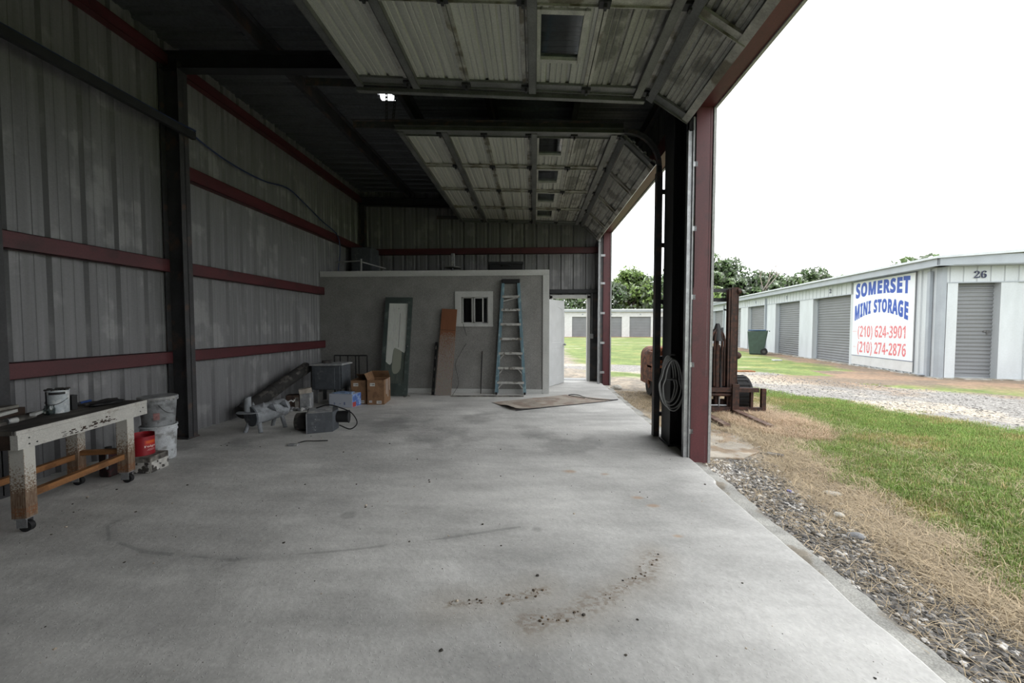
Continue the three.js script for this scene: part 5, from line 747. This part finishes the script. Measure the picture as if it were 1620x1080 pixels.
  const map = canvasTex(1400, 1300, (c, w, h) => {
    c.fillStyle = '#d2d7dc'; c.fillRect(0, 0, w, h); const q = rng(4);
    for (let i = 0; i < 300; i++) { c.fillStyle = `rgba(${200 + q() * 30},${205 + q() * 30},${210 + q() * 30},0.15)`; c.fillRect(q() * w, q() * h, 20 + q() * 120, 2 + q() * 20); }
    // each letter is fitted to its own box under an arch
    const arch = (txt, x0, x1, yTop, yBot, col, font) => { c.font = font; const adv = [...txt].map((t) => t === ' ' ? 40 : c.measureText(t).width + 8), tot = adv.reduce((a, b) => a + b, 0); let x = x0; const k = (x1 - x0) / tot; c.fillStyle = col; [...txt].forEach((t, i) => { const cw = adv[i] * k, u = (x + cw / 2 - x0) / (x1 - x0), T = yTop(u), Bm = yBot(u), sk = ((yTop(Math.min(1, u + 0.02)) + yBot(Math.min(1, u + 0.02))) - (yTop(Math.max(0, u - 0.02)) + yBot(Math.max(0, u - 0.02)))) / 2 / (0.04 * (x1 - x0)); if (t !== ' ') { const m = c.measureText(t); c.save(); c.transform(1, sk, 0, 1, x + cw / 2, Bm); c.scale((cw - 5 * k) / m.width, (Bm - T) / 71); c.fillText(t, -m.width / 2, 0); c.lineWidth = 7; c.strokeStyle = col; c.strokeText(t, -m.width / 2, 0); c.restore(); } x += cw; }); };
    const BF = 'bold 100px sans-serif', par = (m, e) => (u) => m + (e - m) * Math.pow(2 * u - 1, 2);
    arch('SOMERSET', 60, 1310, (u) => 45, (u) => 240 + 50 * Math.pow(2 * u - 1, 2), '#1d479f', BF);
    arch('MINI STORAGE', 45, 1300, par(352, 440), par(545, 690), '#1d479f', BF);
    const phone = (txt, y) => { c.save(); c.fillStyle = '#c9696f'; c.font = 'bold 100px sans-serif'; const m = c.measureText(txt).width; c.translate(150, y); c.scale(1130 / m, 2.65); c.fillText(txt, 0, 0); c.restore(); for (let i = 0; i < 320; i++) { c.fillStyle = 'rgba(210,215,220,0.75)'; c.fillRect(150 + q() * 1140, y - 200 + q() * 215, 3 + q() * 16, 2 + q() * 9); } };
    phone('(210) 624-3901', 968); phone('(210) 274-2876', 1240);
    c.fillStyle = 'rgba(201,120,125,0.55)'; c.font = 'bold 34px sans-serif'; c.fillText('OFFICE', 12, 890); c.fillText('CELL', 40, 1160);
    c.fillStyle = '#c8ccd0'; c.fillRect(0, 745, w, 4); 
  });
  const y0 = 0.40, y1 = 3.075, sa = 0.88, sb = 3.82, sm = (sa + sb) / 2;
  mk('board', bx(-0.055, -0.035, y0, y1, -sb, -sa), M.white, B); mk('painted_face', faceL(new THREE.PlaneGeometry(sb - sa, y1 - y0).translate(-sm, (y0 + y1) / 2, 0.0565)), new THREE.MeshStandardMaterial({ map, roughness: 0.5, side: THREE.DoubleSide }), B, { keepUV: true });
  mk('lower_board', bx(-0.05, -0.034, 0.07, y0 - 0.012, -sb, -sa), M.white, B); mk('frame_edge', [bx(-0.06, -0.03, y0 - 0.012, y0 + 0.006, -sb, -sa), bx(-0.06, -0.03, y1, y1 + 0.02, -sb, -sa)], plain(0x55607a), B);
}
// ---------------------------------------------------------------- long storage row across the lawn
{
  const S = thing('storage_row', 'distant low white storage row with wide grey doors across the lawn', 'building', [8, GY, -53]);
  const x0 = -26, x1 = 30, H = 3.05; const doors = []; for (let x = -21.7; x < 28; x += 3.74) doors.push([x, x + 2.75]);
  const fix = doors.map(([a]) => a);
  let px = x0; doors.forEach(([a, b]) => { mk('pilaster', bx(px, a, 0, 2.65, -0.3, 0), M.white, S); px = b; mk('roll_up_door', rollUp(b - a, 2.65).translate((a + b) / 2, 0, -0.18), M.storeDoor, S); }); mk('pilaster', bx(px, x1, 0, 2.65, -0.3, 0), M.white, S);
  mk('header', bx(x0, x1, 2.65, 3.3, -0.3, 0.02), M.white, S, { grain: 'x' }); mk('fascia', bx(x0 - 0.3, x1 + 0.3, 3.3, 3.62, -0.3, 0.35), M.storeTrim, S, { grain: 'x' }); mk('gutter_lip', bx(x0 - 0.3, x1 + 0.3, 3.5, 3.64, 0.35, 0.4), M.white, S, { grain: 'x' }); mk('roof_sheet', bx(x0 - 0.3, x1 + 0.3, 3.6, 3.66, -6, 0.3), M.storeWhite, S, { grain: 'x' }); mk('back_wall', bx(x0, x1, 0, 3.5, -6, -0.4), M.storeTrim, S);
  doors.forEach(([a, b]) => mk('door_number', bx((a + b) / 2 - 0.1, (a + b) / 2 + 0.1, 2.88, 3.06, 0.02, 0.03), M.storeTrim, S));
}
// ---------------------------------------------------------------- wheeled bin
{
  const B = thing('wheeled_bin', 'dark green wheeled rubbish bin standing before a storage door', 'bin', [11.55, GY, -21.3], -0.5);
  const gm = surf(0x33463c, { rough: 0.6, tile: 0.8, amp: 0.12 }); const s = new THREE.Shape(); s.moveTo(-0.3, 0.06); s.lineTo(0.24, 0.06); s.lineTo(0.42, 1.2); s.lineTo(-0.4, 1.14);
  mk('body', new THREE.ExtrudeGeometry(s, { depth: 0.7, bevelEnabled: true, bevelSize: 0.04, bevelThickness: 0.04, bevelSegments: 2 }).translate(0, 0, -0.35), gm, B); mk('lid', rbx(0.8, 0.06, 0.8, 0.03, -0.02, 1.24, 0), surf(0x2f4a68, { rough: 0.6 }), B); mk('handle', rod(V(0.52, 1.2, -0.3), V(0.52, 1.2, 0.3), 0.025), gm, B);
  for (const z of [-0.4, 0.4]) { const w = mk('wheel', new THREE.CylinderGeometry(0.16, 0.16, 0.08, 22).rotateX(Math.PI / 2).translate(0.3, 0.16, z), M.rubber, B); mk('hub', new THREE.CylinderGeometry(0.07, 0.07, 0.1, 14).rotateX(Math.PI / 2).translate(0.3, 0.16, z), M.darkSteel, w); }
  tag(mk('flat_board', rbx(0.9, 0.04, 0.3, 0.008), M.woodRaw), 'pale flat board on the grass beside the forklift', 'board').position.set(6.6, GY + 0.02, -13.2);
}
// ---------------------------------------------------------------- trees
function tree(name, label, x, z, h, r, cols, n, seed, base = 0.16, leaf = 0.27, group = 'trees behind the storage rows') {
  const q = rng(seed), T = thing(name, label, 'tree', [x, GY, z], 0, group), lobes = [];
  for (let i = 0; i < 30 + h * 2; i++) { const a = q() * 6.283, k = Math.sqrt(q()), yy = base + (1 - base) * Math.pow(q(), 0.8); const wid = Math.sin(Math.PI * clamp(0.3 + 0.52 * (yy - base) / (1 - base), 0, 1)); lobes.push([Math.cos(a) * k * r * 0.95 * wid, h * yy * 0.86, Math.sin(a) * k * r * 0.95 * wid, r * (0.2 + 0.22 * q())]); }
  const P = new Float32Array(n * 18), C = new Float32Array(n * 18), N = new Float32Array(n * 18), cA = new THREE.Color(cols[0]), cB = new THREE.Color(cols[1]), c = new THREE.Color();
  for (let i = 0; i < n; i++) {
    const L = lobes[Math.floor(q() * lobes.length)], d = V(q() - 0.5, q() - 0.5, q() - 0.5).normalize(), R0 = L[3] * (0.55 + 0.5 * Math.pow(q(), 0.6)), o = V(L[0] + d.x * R0, L[1] + d.y * R0 * 0.72, L[2] + d.z * R0);
    const s = leaf * (0.5 + q() * 0.9), e1 = V(q() - 0.5, q() - 0.5, q() - 0.5).normalize(), e2 = V(q() - 0.5, q() - 0.5, q() - 0.5).cross(e1).normalize(), nn = d.clone().add(V(0, 0.5, 0)).normalize();
    const v = [[-1, 0], [0, -0.55], [1, 0], [-1, 0], [1, 0], [0, 0.55]]; c.copy(cA).lerp(cB, q());
    v.forEach(([a, b], k) => { const w = o.clone().addScaledVector(e1, a * s).addScaledVector(e2, b * s), j = (i * 6 + k) * 3; P[j] = w.x; P[j + 1] = w.y; P[j + 2] = w.z; C[j] = c.r; C[j + 1] = c.g; C[j + 2] = c.b; N[j] = nn.x; N[j + 1] = nn.y; N[j + 2] = nn.z; });
  }
  const g = new THREE.BufferGeometry(); g.setAttribute('position', new THREE.BufferAttribute(P, 3)); g.setAttribute('normal', new THREE.BufferAttribute(N, 3)); g.setAttribute('color', new THREE.BufferAttribute(C, 3)); g.setAttribute('uv', new THREE.BufferAttribute(new Float32Array(n * 12), 2));
  mk('foliage', g, leafMat, T, { keepUV: true });
  const br = [rod(V(0, 0, 0), V(0, h * 0.45, 0), r * 0.06 + 0.06, r * 0.04, 8)]; for (const L of lobes.slice(0, 7)) br.push(rod(V(0, h * 0.3, 0), V(L[0], L[1], L[2]), 0.09, 0.03, 6)); mk('trunk', br, barkMat, T); return T;
}
const leafMat = new THREE.MeshPhysicalMaterial({ vertexColors: true, roughness: 1, transmission: 0.4, thickness: 0, side: THREE.DoubleSide }), barkMat = surf(0x5b5048, { rough: 0.95, tile: 0.6, amp: 0.3 });
const GA = [0x8aa468, 0x64804c], GB = [0x9fba64, 0x80a054], GC = [0x7a9460, 0x587446];
for (const [x, z, h, r, c, n, sd, label] of [
  [2.4, -66, 7.9, 4.2, GC, 3600, 1, 'dark leafy tree seen over the back doorway row'], [7.4, -69, 8.6, 4.2, GA, 3600, 2, 'leafy tree behind distant row left of far jamb'], [12.0, -65, 9.3, 3.4, GC, 4200, 3, 'dark tree behind distant row beside the far jamb'], [16.6, -68, 12.0, 4.6, GB, 9000, 4, 'bright green round tree behind the distant storage row'], [21.2, -65, 11.0, 4.0, GA, 4200, 5, 'mid green tree behind distant row beside bright tree'],
  [26.8, -68, 15.0, 5.2, GA, 14000, 6, 'tallest leafy tree rising behind the forklift mast'], [26.6, -62.5, 8.2, 2.6, GB, 3200, 7, 'small yellow-green tree in front of the tallest tree'], [32.0, -70, 14.0, 4.6, GC, 10000, 8, 'dark spreading tree beside the tallest tree'], [36.6, -66, 11.2, 4.2, GC, 5600, 9, 'round dark tree behind the pale bare branches'], [41.2, -66, 10.2, 3.8, GA, 4600, 10, 'low leafy tree behind the storage roof middle'], [44.4, -66, 11.6, 3.4, GC, 4600, 11, 'dark tree showing above roof line right of centre'], [47.6, -66, 10.6, 3.0, GA, 3600, 12, 'small tree crown showing above storage roof'], [31.8, -35, 7.7, 2.2, GA, 2600, 13, 'lone tree crown peeking over roof behind the sign'],
  [-2.6, -66, 7.4, 4, GA, 2500, 14, 'leafy tree behind left end of distant row'], [18.8, -74, 11.6, 4.6, GC, 5000, 21, 'dark tree standing behind the bright round tree'], [29.4, -76, 15.2, 5.2, GA, 12000, 22, 'very tall pale tree behind the tallest pair'], [39, -74, 11.3, 4.4, GC, 5000, 23, 'dark tree behind low tree at roof middle'], [46.5, -76, 11.6, 4.4, GA, 5000, 24, 'pale tree behind the crowns over storage roof']]) tree('leafy_tree', label, x, z, h, r, c, n, sd);
{ const T = thing('bare_tree', 'pale leafless tree with forked branches behind the storage roof', 'tree', [34.4, GY, -64]); const q = rng(61), g = []; const grow = (p, d, L, r, k) => { const e = p.clone().addScaledVector(d, L); g.push(rod(p, e, r, r * 0.7, 6)); if (k > 0) for (let i = 0; i < 2 + (k > 2 ? 1 : 0); i++) grow(e, d.clone().add(V(q() - 0.5, q() * 0.5 - 0.1, q() - 0.5).multiplyScalar(1.2)).normalize(), L * (0.62 + q() * 0.2), r * 0.62, k - 1); }; grow(V(0, 0, 0), V(0.05, 1, 0), 4.0, 0.2, 3); mk('branches', g, surf(0x9a9288, { rough: 0.9, tile: 0.5 }), T); }
renderer.render(scene, camera);
